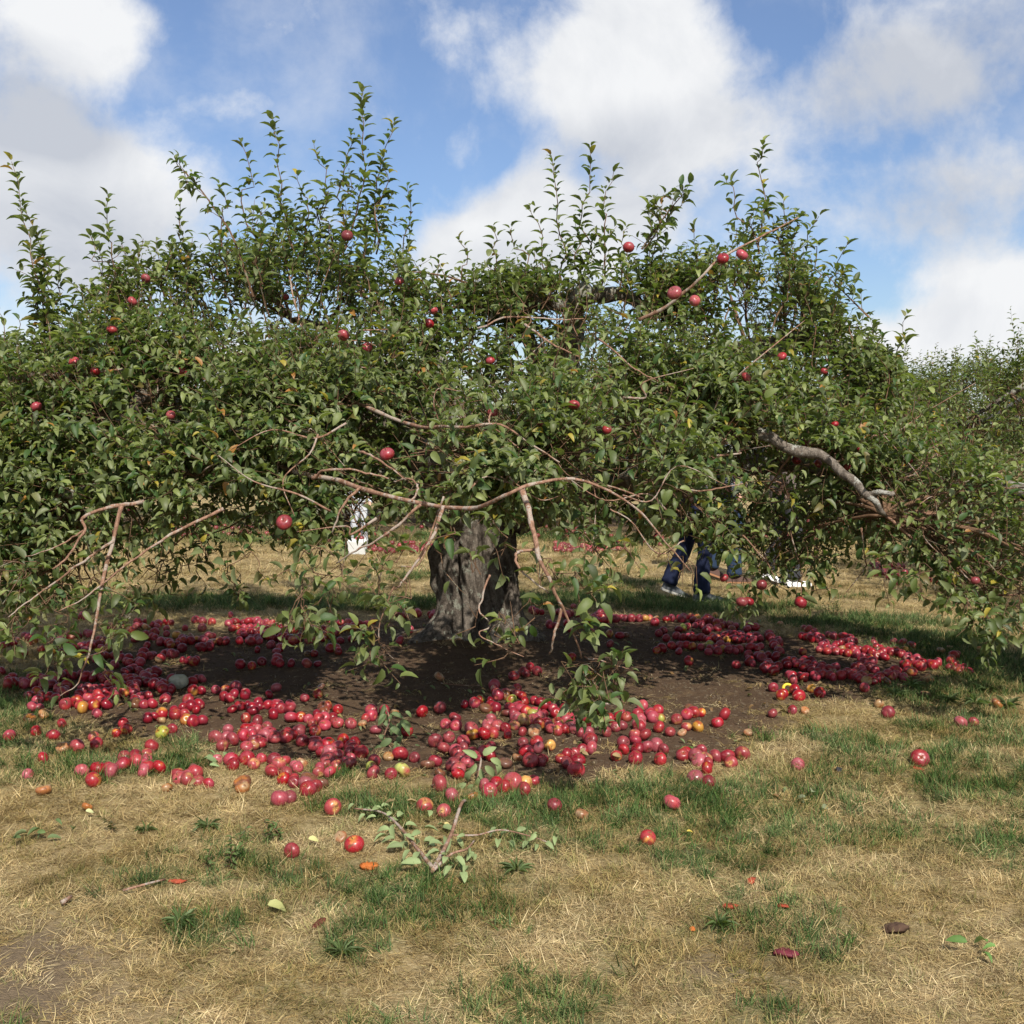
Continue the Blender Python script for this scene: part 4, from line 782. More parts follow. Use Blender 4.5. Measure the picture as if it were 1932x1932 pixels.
C1 = """640,225 625,240 660,240 1060,270 1095,300 1055,300 1125,270 1130,300 1170,290 1215,275 1210,300 1285,262 1310,265 1280,312 1282,350 1425,305 1505,238 1560,245 1555,300 1360,355,y 1190,340 1165,375 1195,385 1110,360 1060,380 1085,365 1045,395 1235,408 1275,405 1300,415 1320,430 1355,430 1380,400 1405,380 1420,395 1455,395 1440,385 1475,365 1400,450 1475,390 1520,385 1550,385 1570,390 1600,350 1600,440 1560,445 1530,440 1130,440 1105,490 1150,520,p 1180,510,p 1270,495 1285,490 1320,500 1355,500 1240,530 1220,545 1410,550 1450,550 1490,560,b 1510,550
45,440 25,450 100,430,b 125,400 185,365,r 200,370 230,385 255,412,b 175,490 165,485 315,472,b 395,475,y 425,415 450,420 460,410 510,430,p 515,465 530,480 475,500 560,460 590,460 610,455 640,450 655,480 690,450 700,430 770,400 790,410 760,440 780,430 830,430,y 820,470 840,460 790,470 690,530,r 745,540,p 770,525 800,515 820,520 875,520 905,540 930,540 910,490 880,590 985,545 970,570 1000,575 1060,560 1090,530 1080,570 990,630,d 965,640,d 1015,610 545,370 600,365 690,355 670,350 850,310 950,300 1000,330
15,640,d 95,680 75,720,b 60,700,b 105,715 160,710,p 200,725,p 245,725 240,680 310,680 340,690 345,735,b 375,730 370,725 330,720 420,695 440,670 455,665 450,760 520,655 560,665 515,735 625,650 690,670 720,670 710,690 830,665 770,680 800,700 880,700 850,755 870,710 905,750,b 925,755 675,760 640,770 1070,635,p 1000,700 1030,690 1020,720 955,695,p 1200,635,d 1125,650,p 1110,660,p 1150,690 1130,690 1180,700 1075,720 1110,720 1050,745,p 1135,730 1180,740 1210,740 1190,745 1260,750 1270,780 1240,765 1300,790,d 1310,780,d 1325,710 1480,720,b 1520,700 1550,700 1485,790 1500,780 1530,790 280,790,b 315,820 290,860,p 370,830 425,850,p 485,800,p 500,790 220,820,p 610,825 650,790 765,790 740,790 680,845,p 830,820 780,830 850,815 790,840 765,870 500,890,d 520,880 590,870 610,900 725,905,b 760,900 820,900,d 640,925,y 745,975,p 340,960,r 295,915,p 225,985,r 260,900,p 900,815 940,810 1010,780 1030,790 1000,760 1030,820 1100,840 1080,850,p 1130,840 1050,890 1040,870 1135,905 1150,900 1285,840,d 1270,860,d 1450,860 1535,895,d 1515,945,d 1430,930,d 1450,920,d 1350,980,d 1340,960,d 1420,980 1440,1015,y 1555,1010,d 1480,1020,d 1155,1010,d 1220,985 1195,1005 1245,1025,t 475,1045,b 280,1095 70,1130 410,1125,d 950,1050 900,1125 970,1090,b 720,1150,b 740,1190,p 595,1210 480,1220,r 1325,1090 1245,1110,g 330,1305,p 955,1285,b 1045,1280,d 1130,1265 1165,1205 1030,1325 1060,1320 950,1350 980,1340 1120,1310,p 1120,1350,p 1130,1370 1105,1400,p 1225,1365,b 215,1440,p 630,1415 785,1390,b 850,1405,p 820,1400 720,1480,b 335,1545,r 1280,1535,r 1365,1415,b 1475,1420 1510,1380 1450,1440 1440,1470,b 1400,1450 1525,1490 1605,1520,p"""
C2 = """20,255 165,205 175,250 200,245 150,270 180,300 210,295,b 265,250 300,245 330,240 370,240 390,250 440,245 460,260 490,270 480,245 270,295,p 310,285,p 360,290,p 380,300 350,320 300,320,p 420,300 440,310 460,330 500,300 520,290 550,290 560,320 600,310,p 620,320 650,310 580,340 540,340 500,350 400,340 370,350 320,340 290,330 250,335 270,360,d 235,400 330,380 320,400 370,385 380,400 410,370 440,350 460,370 510,380 540,375 580,370 600,380 560,400 650,400 680,400 640,370 700,370,d 340,400 360,405 370,470,d 470,440 480,430 545,460 520,490 525,540,p 860,230 880,240 910,230 840,220 890,220 935,220 780,310 760,310 830,305 850,320 870,315 820,320 950,265 1010,260 1070,265 1145,280,b 1120,290 1210,280 1260,260 960,310 1000,330 1045,310 1075,305 1060,300,b 1100,310,y 1195,350 1210,385,b 785,360,d 870,360 920,365,b 980,365 860,400 810,400 790,400 950,405 1010,430 1095,425 965,480 995,505,d 950,480 755,515,t 810,515,d 750,590,d 835,590,d 240,595 330,610,b 405,580 515,580 545,595 630,595 1545,385 1470,455 1605,200 1600,185 1450,210 1480,215 1510,215 20,360 15,420 30,400 90,400 120,400 130,405 515,755 460,805,d 50,780 130,775 205,755,p 120,830,d 150,840,d 190,810,d 275,805,d 735,820,d 860,740,t 835,785,g 175,920 280,890 250,890 330,910,d 340,925,d 395,895,d 385,870 450,885 520,880 510,905 600,905,p 625,880,p 575,910 495,950,d 280,985,d 370,1005,d 355,1050,d 365,1060 445,1045,d 480,1080,p 270,1110 250,1110 290,1055 315,1080,p 330,1110,p 345,1150,d 380,1160,d 350,1180 400,1130,p 420,1110,p 440,1090,p 530,1105 560,1100 610,1080 640,1090 670,1075 700,1060,d 55,1140 145,1075 170,1145,p 130,1140 100,1200,b 290,1200 635,975 700,980,b 760,990 790,1020 815,1065 850,985 890,1030,p 900,920,b 910,875 870,890 840,950 860,940 880,975 990,900 950,970 970,1000,b 990,1010 1090,1010,d 1180,1005,r 1245,895 1240,950,p 1220,965,p 1260,940 1350,895 1430,910,r 1280,1050 1520,1060 1625,900,b 1775,880 715,1140,d 815,1140,d 850,1180,d 820,1190,d 870,1240,d 890,1260,d 900,1170 1030,1130 1120,1150,d 980,1190 1090,1200,d 1100,1230,d 1080,1250,d 1170,1250,d 910,1260 990,1290 915,1325 1095,1315,p 1065,1360,d 1045,1350 900,1380 985,1385 1000,1380,b 720,1350,r 680,1395,p 670,1380,p 840,1440,b 860,1410,p 930,1440,p 500,1325 545,1350 570,1340 485,1430 480,1425 590,1450,b 580,1490,b 655,1520 640,1500 770,1490 745,1520 800,1560 780,1560 870,1525 60,1320,p 170,1315,p 185,1360 290,1310 345,1360 400,1315,p 255,1500 255,1545,r 570,1635,p 590,1640 950,1695,b 1270,1325,d 1250,1385 1265,1435,d 1380,1280,r 1470,1250,D 1580,1285,d 1680,1335 1735,1310 1400,1445,d 1485,1410,G"""
C3 = """165,660,r 165,875 30,905,b 355,865,d 435,855 475,840,g 585,730 600,790 590,765 620,810 700,775 670,800 660,810 770,800 790,810 760,760 715,840,g 820,855 760,880 700,890 740,900 560,880 530,890 580,890 550,850 905,850 930,850 980,880 1030,900 700,930 780,900 720,930 750,960 840,920 870,930 900,920 820,985,y 880,980 960,950 990,1000 930,1010 940,960 1060,930 1070,1000,g 1120,900 1140,980,p 1150,960,p 1180,1000,p 1180,1040,p 1200,1060 1250,1090,p 1130,1060 1070,1080 1010,1040 1030,1060 1090,1050 285,955,d 210,1010,p 290,1020,p 560,970 540,1010 530,1050 610,1030 670,1050 740,1030 600,1010 500,1095 580,1090,b 410,1045,d 420,1100,y 690,1105 800,1085,b 890,1090 900,1050,t 235,1120 130,1155,d 345,1155 195,1210,b 350,1205,d 300,1240 290,1230 330,1280 430,1250,p 440,1265,p 510,1240,p 560,1270,b 560,1200,d 370,1320 375,1345 265,1350 310,1380 305,1430 70,1335 130,1310 170,1420,n 805,1165,d 910,1160 925,1205 1015,1190,y 830,1235 765,1280,r 865,1310 960,1290,d 945,1325,d 670,1335,n 1095,1290,b 1145,1330,d 1185,1250,d 1160,1250,d 1230,1305,d 1265,1220,d 1335,1205 1215,1390,B 1315,1085 1325,1140,d 1310,1130,d 1450,1090 1520,1050,d 1570,1040,d 1295,1005 1410,990 1480,970 1560,940 1590,960 1410,910 1550,960 1725,885 1690,940 1710,980 1700,1020 1845,915 1780,930 1810,960 1860,970 1850,1040,b 1700,1040 1735,1110,b 1680,1110,b 1670,1150 1580,1165 1685,1210,d 1580,1220 1525,1265,b 1670,1285,D 1780,1200 1825,1190 1880,1215,d 1865,1300,b 160,1510,B 265,1605 410,1610,r 50,1675,b 195,1730,b 510,1520,p 545,1575 605,1510 665,1540,b 725,1500,B 825,1510,y 885,1490,p 815,1565,b 1050,1695,d 1260,1755,r 860,610 915,635,d 735,665,d 830,655,d 800,635,d
1180,550 1150,300 1010,325,p 1060,330 1160,360 1330,365 1470,375,y 1550,380 1590,375,n 1475,455,d 1405,185 1350,230,p 1375,230 1380,215 1430,215 1460,215 1420,225 1500,230 1520,245 1560,230 1590,240 1640,240,d 1670,245,d 1700,240 1740,240,y 1780,240 1825,245 1820,275 1910,250 1320,270,b 1370,270 1420,260 1450,255 1340,250 1195,140,d 1255,180,t 780,185 880,170 910,185 950,190 1080,190 1110,200 1140,210 1170,200 1230,210 1850,350,d 1885,335,d 1910,390,d 1840,490,b 1870,475 120,205 90,200 130,190 165,210,y 185,190 110,230 165,245"""
C4 = """215,288 215,155 250,155 265,160 280,150 300,150 320,165 340,155,y 345,175 330,190 290,195 270,200 250,205 365,190 375,170 390,160 410,170 425,145,y 435,180 450,170 460,190,b 480,185 440,200 400,200 385,210 500,185 520,190 510,205 600,190,p 615,195 590,190 585,205 240,230 270,240 295,235 320,240 310,225 345,235 360,240 385,250 400,255 415,235 430,250 450,260,d 440,240,b 470,240 490,250,y 475,225 500,225 520,225 510,245,d 535,250,d 560,250,d 560,235 545,225 590,240,d 600,235 620,245 600,260 625,235 640,245 695,235 710,250 730,250 740,260 720,280 715,270 735,290 740,300 690,225 250,315 260,285 285,285 310,290,b 358,295 400,285,g 405,300,b 430,295 395,315 440,310 465,300,y 480,290,p 460,285 495,305,p 525,310 520,300 540,300 575,285 600,290 620,290 640,285 630,295 590,320 600,350 605,360 590,340 640,325,p 655,335 680,325 655,320 720,330 685,360,p 690,370 670,390 680,380 735,375 720,390 712,400,b 775,360 790,350 780,370 815,355 825,365 855,360 870,350 890,350 860,380 875,365 900,385,p 910,370,p 925,400 920,420 895,395 300,352,b 530,368
710,482 745,525,b 760,515 815,495 835,525 895,493,y 937,510 790,422 810,445 800,425 845,430,p 865,425,p 855,435 915,425 945,415 950,370 945,385 960,410 990,385 1000,400 985,420,p 1000,430,p 1010,380 1040,420 1060,415 1075,405 1095,420 1110,405 1125,425,p 1130,440 1140,420 1115,380 1130,370 1140,385 1155,410 1165,375 1180,380 1205,390 1190,370 1145,395 1165,445,r 1190,435 1200,450 1215,440 1230,430 1240,420 1265,450 1265,415 1280,410 1295,425 1300,400 1320,400 1335,425,r 1345,435 1310,420 1155,483 1225,565,r 1270,605 1625,645 1685,648,b 1805,570,r 1450,520,t 1360,370 1380,350 1390,345 1345,370 1410,350 1415,375 1430,380 1450,360 1460,365 1475,370 1490,375 1515,365,p 1570,390,d 1575,360,b 1590,330,b 1605,325 1580,350 1620,395,d 1640,390,d 1650,410,d 1630,410,d 1600,400,d 1590,370 1525,305,r 1570,288,r 1715,290,r 1380,405 1460,440,r 1475,450,r 1375,405 1340,262,p 1300,260 1385,275 1320,310 1305,300 1290,310 1275,300 1350,300,Y 1340,320 1370,325 1360,330 1400,340 1195,255,b 1200,265 1215,285 1235,290 1210,300 1230,320 1245,330 1225,330,d 1250,305 1180,300 1165,300 1190,310 1175,340,b 1150,330 1160,350 1190,350 1140,340 1060,240 1075,245 1060,265,b 1085,265 1105,265 1040,270 1020,275 1050,290 1070,290 1090,285 1110,295 1125,300 1045,310,b 1070,310 1030,305 1095,310 1115,315 1010,285 1000,290 985,295 970,285 965,270 950,275 975,300 935,297,p 855,303,b 940,250 920,240 905,225 890,240 875,240 855,238 900,250 925,255 880,205 910,215 1005,240 980,235 745,180,r 860,200
240,625,b 290,605,p 300,565,n 320,580 335,598 350,600 287,657,b 345,657,y 208,685 265,690,r 475,608,b 438,640 590,690,r 708,606 803,590,p 865,593,r 385,878,b 330,927,p 395,952 215,1055,p 285,785,b 270,800 360,775 340,805,p 380,815 365,835 375,845 440,810,D 475,810,d 505,845,b 560,800,b 830,857,p 1425,830,B"""
raw = read(C1, 0, 1400, 3.22, hi=1609)+read(C2, 500, 1400, 3.22, hi=1609)+read(C3, 1000, 1400, 3.22)+read(C4, 1500, 1400, 2.038, lo=204)
raw += [(165, 1514, 'r'), (551, 1603, 'b'), (668, 1592, 'b'), (642, 1577, 'r'), (1222, 1583, 'b')]
KD = {'': None, 'p': 'pink', 'd': 'dark', 'b': 'blush', 'y': 'yellow', 'g': 'green', 'r': 'rot', 'n': 'brown', 't': 'tan', 'D': 'dark', 'B': 'red', 'G': 'green', 'Y': 'yellow'}
ra_ = np.random.default_rng(77); AP = []
for u, v, c in raw:
    rr_ = ra_.uniform(.0255, .0370)*(1.22 if c and c in 'DBG' else 1)*(.9 if c and c in 'rnt' else 1)
    kd = KD[c] or ra_.choice(['red', 'pink', 'dark', 'blush', 'brown', 'rot', 'green'], p=[.34, .35, .16, .10, .02, .02, .01]); P = GP(u, v, rr_+.01); AP.append([P[0], P[1], 0., rr_, kd, u, v])
XY = np.array([[a[0], a[1]] for a in AP]); RR = np.array([a[3] for a in AP]); X0 = XY.copy(); lv = np.zeros(len(AP))
for it in range(60):                       # windfalls lie beside one another, not inside
    dx = XY[:, None]-XY[None]; d = np.sqrt((dx**2).sum(-1))+np.eye(len(XY))*9; ov = np.clip((RR[:, None]+RR[None])*.80-d, 0, None)
    XY = XY+np.clip((dx/d[..., None]*(ov*.32)[..., None]).sum(1), -.02, .02)+(X0-XY)*.06
dx = XY[:, None]-XY[None]; d = np.sqrt((dx**2).sum(-1))+np.eye(len(XY))*9
Z = height(XY[:, 0], XY[:, 1])+RR*.80
up_ = np.zeros(len(XY), bool)
for i in np.argsort(-XY[:, 1]):            # those still crowded rest on top of their neighbours
    nb_ = [j for j in np.where(d[i] < (RR[i]+RR)*.66)[0] if not up_[j]]
    if nb_: up_[i] = True; j = nb_[0]; Z[i] = Z[j]+math.sqrt(max((RR[i]+RR[j])**2*.92-d[i, j]**2, 0.0004))
print('apples', len(AP))
def zone(u, v):
    if u > 1540 and v > 1300: return None
    left = u < 905
    if v < 1155: return 'beyond the trunk'
    if u < 905: return 'left edge' if u < 240 and v > 1230 else ('back left' if v < 1262 else ('left middle' if u < 480 else 'front left') if v < 1425 else 'front left edge')
    if v < 1275: return 'back right' if u > 1100 else 'behind trunk right'
    if u > 1420: return 'right end'
    return 'front centre' if u < 1240 else 'front right'
ZT = {'beyond the trunk': 'grass behind bare soil', 'left edge': 'far left drift', 'back left': 'rear left drift', 'left middle': 'drift by grey stone',
      'front left': 'front left drift', 'front left edge': 'grassy left rim', 'back right': 'rear right drift', 'behind trunk right': 'soil beside trunk',
      'right end': 'far right drift', 'front centre': 'front centre drift', 'front right': 'front right drift'}
UNIQ = [((1735, 1426), 'large red apple lying alone on dry grass at far right'), ((1505, 1437), 'bright pink red apple alone on the grass between the drift and the far right apple'), ((52, 1459), 'pinkish apple lying alone in grass near the left edge'), ((551, 1603), 'half orange half crimson apple beside a pale yellow leaf in foreground'),
        ((668, 1592), 'glossy bright red apple alone in the foreground beside the broken branch'), ((642, 1577), 'rotting orange apple just behind the glossy red foreground apple'), ((165, 1514), 'rotten orange apple with tan lump lying in dry grass at lower left'), ((1222, 1583), 'red and yellow striped apple half sunk in the foreground grass right of centre'),
        ((1320, 1463), 'pinkish red apple, left of the pair in green grass right of centre'), ((1345, 1471), 'deep red apple, right of the pair in green grass right of centre'), ((1605, 1918), 'x'), ((1267, 1514), 'pale red split apple in green grass in front of the drift'), ((1456, 1339), 'red apple, leftmost of three on bare soil under the right side of the tree'), ((1494, 1333), 'large pinkish apple in the middle of three on bare soil at right'),
        ((1518, 1335), 'brownish rotting apple, rightmost of three on bare soil at right'), ((1812, 1355), 'red apple, left one of the pair among brown leaves at far right'), ((1840, 1356), 'orange streaked apple, right one of the pair among brown leaves at far right'), ((1400, 1415), 'orange red apple at the right end of the front row, dry leaf behind it'),
        ((755, 1451), 'large yellow green apple with a dark scar in the front left cluster'), ((749, 1412), 'very large dusky purple apple under the wilted leafy sprig'), ((1086, 1446), 'large shiny red apple at the front edge of the centre drift'), ((828, 1477), 'large round red apple at the front edge of the soil, left of the upright stem'),
        ((457, 1480), 'orange red apple with a dark hollow in the dry grass at front left'), ((71, 1374), 'red apple in dark grass near the left edge, above the solitary pink one'), ((626, 1520), 'flattened dark red apple alone in the grass below the front left cluster'), ((177, 1467), 'orange red apple alone on the grass margin at lower left'), ((905, 1310), 'half green apple on the bare soil in front of the trunk'),
        ((829, 1264), 'small orange rotting apple alone on the bare soil left in front of trunk'), ((1355, 1352), 'bright red apple with a yellowish one behind it, right of the front drift'), ((1151, 1217), 'dark red apple alone on bare soil right of the trunk'), ((1152, 1192), 'cut open apple with pale yellow flesh on bare soil right of trunk'), ((1120, 1190), 'red apple left of the cut open apple right of trunk'), ((792, 1325), 'yellow blushed apple on soil before the trunk, a red one to its right'),
        ((830, 1320), 'red apple alone on soil in front of the trunk, right of the blushed one'), ((518, 1290), 'bright orange red apple alone on soil behind the front left cluster'), ((602, 1290), 'tan rotten apple on top of an olive one on bare soil')]
for (uu, vv), lb in UNIQ: pass
dist = np.hypot(XY[:, 0], XY[:, 1]); order = np.argsort(dist); lab = {}; big = set()
for (uu, vv), lb in UNIQ:
    if lb == 'x': continue
    dd = [math.hypot(a[5]-uu, a[6]-vv) for a in AP]; i = int(np.argmin(dd))
    if dd[i] < 9 and i not in lab: lab[i] = lb; big.add(i)
    else: print('no apple for', lb, dd[i])
for i in order:
    if len(big) >= 300: break
    big.add(int(i))
ADJ = {'red': 'red', 'pink': 'pinkish red', 'dark': 'dark crimson', 'blush': 'yellow cheeked', 'yellow': 'yellowish orange', 'green': 'green and red', 'rot': 'rotting brown', 'brown': 'dark brown', 'tan': 'tan shrivelled'}
sets = {}
for i in big:
    if i in lab: continue
    a = AP[i]; z_ = zone(a[5], a[6]) or 'right end'; kn_ = int((d[i] < .085).sum())
    at = 'perched on others' if up_[i] else ('lying slightly apart' if kn_ == 0 else ('tightly wedged' if kn_ >= 3 else 'beside others'))
    sets.setdefault((z_, ADJ[a[4]], at), []).append(i)
ORDX = None; NUM = ['', '', 'two', 'three', 'four', 'five', 'six', 'seven', 'eight']; ORD = ['leftmost', 'second from left', 'third from left', 'fourth from left', 'fifth from left', 'sixth from left', 'seventh from left', 'eighth from left', 'ninth from left', 'tenth from left', 'eleventh from left', 'twelfth from left', 'middle', 'further right']
LB = {}
for (z_, ad, at), L_ in sets.items():
    L_ = sorted(L_, key=lambda i: AP[i][5]); g_ = ad+' apples '+at+', '+ZT[z_]; m_ = -(-len(L_)//8)
    PN = {1: [''], 2: ['left half of ', 'right half of '], 3: ['left third of ', 'middle of ', 'right third of ']}.get(m_, ['part of ']*m_)
    for c_ in range(m_):
        S_ = L_[c_*len(L_)//m_:(c_+1)*len(L_)//m_]; n_ = len(S_)
        for q, i in enumerate(S_):
            LB[i] = ((ad+' apple ' if n_ == 1 else (ORD[q] if q < n_-1 else 'rightmost')+' of '+NUM[n_]+' '+ad+' apples ')+at+', '+PN[c_]+ZT[z_], g_)
VV = []; FF = []; CC = []; n = 0
for i, a in enumerate(AP):
    x, y = XY[i]; kd = a[4]; q = int(ra_.integers(len(AK[kd]))); V, F, c, me = AK[kd][q]
    e = (ra_.uniform(0, 6.3), ra_.normal(0, .9), ra_.uniform(0, 6.3)); s = a[3]*1.02
    if kd in ('rot', 'brown', 'tan'): e = (ra_.normal(0, .4), ra_.normal(0, .4), e[2])
    if i in big:
        o = link('apple', me, loc=(x, y, Z[i])); o.rotation_euler = e; o.scale = (s, s, s)
        if i in lab: tag(o, lab[i], 'apple', 'windfall apples under the tree')
        else:
            tag(o, LB[i][0], 'apple', LB[i][1])
    else:
        from mathutils import Euler
        Rm = np.array(Euler(e).to_matrix()); VV.append(V @ Rm.T*s+[x, y, Z[i]]); FF.append(F+n); CC.append(c*ra_.uniform(.8, 1.15)); n += len(V)
tag(link('windfall_apples', mesh_tris('windfall_apples', np.vstack(VV), np.vstack(FF), M_apple, np.vstack(CC))), 'the smaller looking red windfall apples in the rear half of the drift', 'apples', kind='stuff')
# apples under the other trees (too far to pick apart)
VV = []; FF = []; CC = []; n = 0; tv = apple_geo('red', 4, 8, 6, False)
for (tx, ty) in ORCHARD:
    if ty > 26: continue
    for q in range(150 if ty > 12 else 110):
        a = ra_.uniform(0, 6.283); rd = ra_.normal(2.75, .33)
        if ty > 12: a = ra_.uniform(math.pi*1.02, math.pi*1.98) if ra_.random() < .85 else a
        x = tx+math.cos(a)*rd; y = ty+math.sin(a)*rd*.98
        if ty < 12 and (y < 9.6 or x < 3.8) : continue
        VV.append(tv[0]*.037*ra_.uniform(.85, 1.1)+[x, y, float(height(x, y))+.035+(.05 if ra_.random() < .25 else 0)]); FF.append(tv[1]+n); n += len(tv[0]); CC.append(tv[2]*ra_.uniform(.3, .8)*(np.array([1.2, 2.5, 1.2]) if ra_.random() < .12 else 1))  # tint darkened: the shade under these trees is put into the colour
for (u0, u1, v0, v1, n_) in [(1555, 1600, 1060, 1083, 0), (1640, 1705, 1062, 1084, 34), (690, 860, 1024, 1040, 60), (1040, 1180, 1024, 1040, 60)]:
    for q in range(n_):
        P = GP(ra_.uniform(u0, u1), ra_.uniform(v0, v1), .04); VV.append(tv[0]*.037+P+[0, 0, .0]); FF.append(tv[1]+n); n += len(tv[0]); CC.append(tv[2]*ra_.uniform(.35, .9))  # darkened tint again, tree shade painted into the apples
tag(link('distant_windfalls', mesh_tris('distant_windfalls', np.vstack(VV), np.vstack(FF), M_apple, np.vstack(CC))), 'strips of distant windfall apples at the feet of the trees across the lane', 'apples', kind='stuff')
HL = {0: 'dark red apple among the tall upright shoots at upper left', 1: 'red apple near the crown top, right of its middle, left of the reddish branch', 2: 'dark red apple, left one of the pair high on the reddish branch', 3: 'paler red apple, right one of the pair high on the reddish branch', 4: 'large bright red apple on the bare reddish branch at upper right',
      5: 'smaller red apple just below right of the large one on the reddish branch', 18: 'big red apple hanging in the dark hollow left of the crown middle', 19: 'dull dark red apple hanging low left of the trunk in shade', 22: 'dark apple, left one of the low hanging pair below the right side', 23: 'dark apple, right one of the low hanging pair below the right side',
      24: 'single glossy dark apple hanging lowest on a bare twig at right', 9: 'bright red apple near the left edge at mid height', 8: 'red apple in foliage high at left, below the lone left shoots', 16: 'pinkish red apple in the front foliage right of crown middle'}
HS = []
for i, (P, rr_, u, v) in enumerate(hang3):
    kd = 'dark' if v > 860 or i in (0, 2, 24) else ('red' if i % 3 else 'pink'); me = AK[kd][i % 4][3]; o = link('apple', me, loc=tuple(P)); o.rotation_euler = (ra_.normal(0, .5), ra_.normal(0, .5), ra_.uniform(0, 6.3)); o.scale = (rr_*(.93 if i < 6 or i in (18, 19, 22, 23, 24) else .84),)*3
    HS.append((o, i, u, v))
cells = {}
for o, i, u, v in HS:
    if i in HL: tag(o, HL[i], 'apple', 'apples still hanging in the crown'); continue
    side = 'left' if u < 640 else ('middle' if u < 1290 else 'right'); lvl = 'upper' if v < 700 else ('middle height' if v < 860 else 'low'); cells.setdefault((side, lvl), []).append((u, o))
for (side, lvl), L_ in cells.items():
    L_ = sorted(L_, key=lambda t_: t_[0]); n_ = len(L_)
    for q, (u, o) in enumerate(L_):
        od = 'lone red apple' if n_ == 1 else ((ORD[min(q, 13)] if q < n_-1 else 'rightmost')+' of the red apples')
        tag(o, od+' in the '+lvl+' foliage, '+side+' part of crown', 'apple', 'apples still hanging in the crown')

# ---------------------------------------------------------------- broken branch, stone, weeds, leaves, sticks on the ground
M_dryleaf = leaf_material('fallen_leaf_pale', under=(.33, .38, .22), gloss=.3, rough=.6, trans=.1)
def gz(P): return np.array([P[0], P[1], float(height(P[0], P[1]))])
def GH(u, v, h=0): P = gz(GP(u, v)); return P+[0, 0, h]
bb = empty('broken_branch', tuple(GH(815, 1668)), 'broken off leafy branch with wilted pale green leaves lying in the foreground grass', 'branch')
def sub(o, root): o.parent = root; o.matrix_parent_inverse = Matrix.Translation(-root.location); return o
STEMS = [([GH(815, 1668, .03), GH(850, 1610, .05), GH(872, 1560, .08), PT(890, 1510, 4.9), PT(905, 1450, 4.98), PT(908, 1428, 5.0)], .008, .004), ([GH(818, 1662, .03), GH(785, 1625, .04), GH(750, 1585, .05), GH(720, 1560, .05), GH(668, 1548, .04)], .008, .003),
         ([GH(815, 1668, .03), GH(850, 1650, .06), GH(880, 1640, .06), GH(895, 1618, .05)], .006, .003), ([GH(852, 1608, .05), GH(900, 1603, .04), GH(945, 1598, .05), GH(1000, 1606, .04), GH(1040, 1612, .02)], .004, .002)]
for P, a, b in STEMS: C = catmull(P, 6); sub(tube_obj('stem', C, np.linspace(a, b, len(C)), M_branch, ns=7), bb)
WL = [(795, 1660, 74, 2.6), (843, 1612, 78, -1.4), (780, 1660, 70, 2.2), (860, 1650, 60, -.6), (870, 1665, 60, -1.0), (850, 1665, 55, -2.0), (800, 1610, 70, .7), (760, 1620, 60, 2.8), (745, 1600, 60, 2.9), (735, 1590, 65, 2.4), (730, 1605, 60, 3.2), (752, 1612, 55, -2.6), (800, 1590, 60, .6), (765, 1575, 55, .9), (750, 1565, 60, 1.4), (710, 1560, 50, 2.6),
      (700, 1552, 50, 2.0), (690, 1560, 45, 3.4), (680, 1545, 45, 1.7), (720, 1545, 55, 1.2), (810, 1570, 60, 1.6), (825, 1575, 55, 1.0), (835, 1580, 55, .4), (885, 1630, 55, -1.5), (880, 1655, 45, -1.8), (893, 1640, 40, -1.2), (790, 1640, 55, -1.9), (775, 1635, 55, -2.4), (940, 1610, 60, -1.6), (948, 1595, 45, 1.4), (960, 1605, 45, -.8), (1010, 1615, 45, -1.4), (995, 1612, 45, -2.0), (1030, 1615, 45, -.8), (830, 1640, 60, 3.0), (820, 1625, 50, 1.9)]
UPL = [(898, 1440, 4.95, -2.2), (890, 1455, 4.93, -2.3), (903, 1465, 4.93, -1.7), (893, 1480, 4.9, -2.2), (908, 1450, 4.93, -1.3), (915, 1445, 4.95, -.7), (925, 1432, 4.95, -.3), (885, 1492, 4.88, -2.4), (900, 1430, 4.97, 2.5), (912, 1425, 4.97, .8), (935, 1440, 4.95, -1.0), (880, 1478, 4.9, -2.6)]
def pale(r): return np.array([.26, .33, .15])*(.75+.5*r.random())
rl = np.random.default_rng(9)
def one_leaf(name, P, ax_, nr_, s, tint_, mat, root=None):
    X, Y, Zz = frames(np.array([ax_], float), np.array([nr_], float)); T, Fc = LEAVES[int(rl.integers(6))]; me = mesh_tris(name, T, Fc, mat, np.repeat(np.array(tint_)[None], len(T), 0)); o = link(name, me)
    M = Matrix.Translation(Vector(P)) @ Matrix(((*X[0], 0), (*Y[0], 0), (*Zz[0], 0), (0, 0, 0, 1))).transposed() @ Matrix.Scale(s, 4)
    if root is not None: o.parent = root; o.matrix_local = Matrix.Translation(-root.location) @ M
    else: o.matrix_world = M
    return o
for u, v, mm, a in WL: one_leaf('leaf', GH(u, v, rl.uniform(.02, .05)), (math.cos(a), -.5+math.sin(a)*.8, .15), (rl.normal(0, .35), -.35+rl.normal(0, .3), 1), mm/1000, pale(rl), M_dryleaf, bb)
for q in range(34):
    pth = STEMS[(1, 1, 2, 3)[q % 4]][0]; C = catmull(pth, 6); x = C[int(rl.integers(2, len(C)))]+rl.normal(0, .022, 3); x[2] = float(height(x[0], x[1]))+rl.uniform(.02, .07); a = rl.uniform(0, 6.28)
    one_leaf('leaf', x, (math.cos(a), math.sin(a), rl.normal(0, .4)), (rl.normal(0, .6), -.4+rl.normal(0, .4), 1), rl.uniform(.035, .062), pale(rl), M_dryleaf, bb)
for u, v, d, a in UPL: one_leaf('leaf', PT(u, v, d), (math.cos(a), -.2, math.sin(a)), (rl.normal(0, .4), -1, .5), .075, pale(rl)*.9, M_dryleaf, bb)
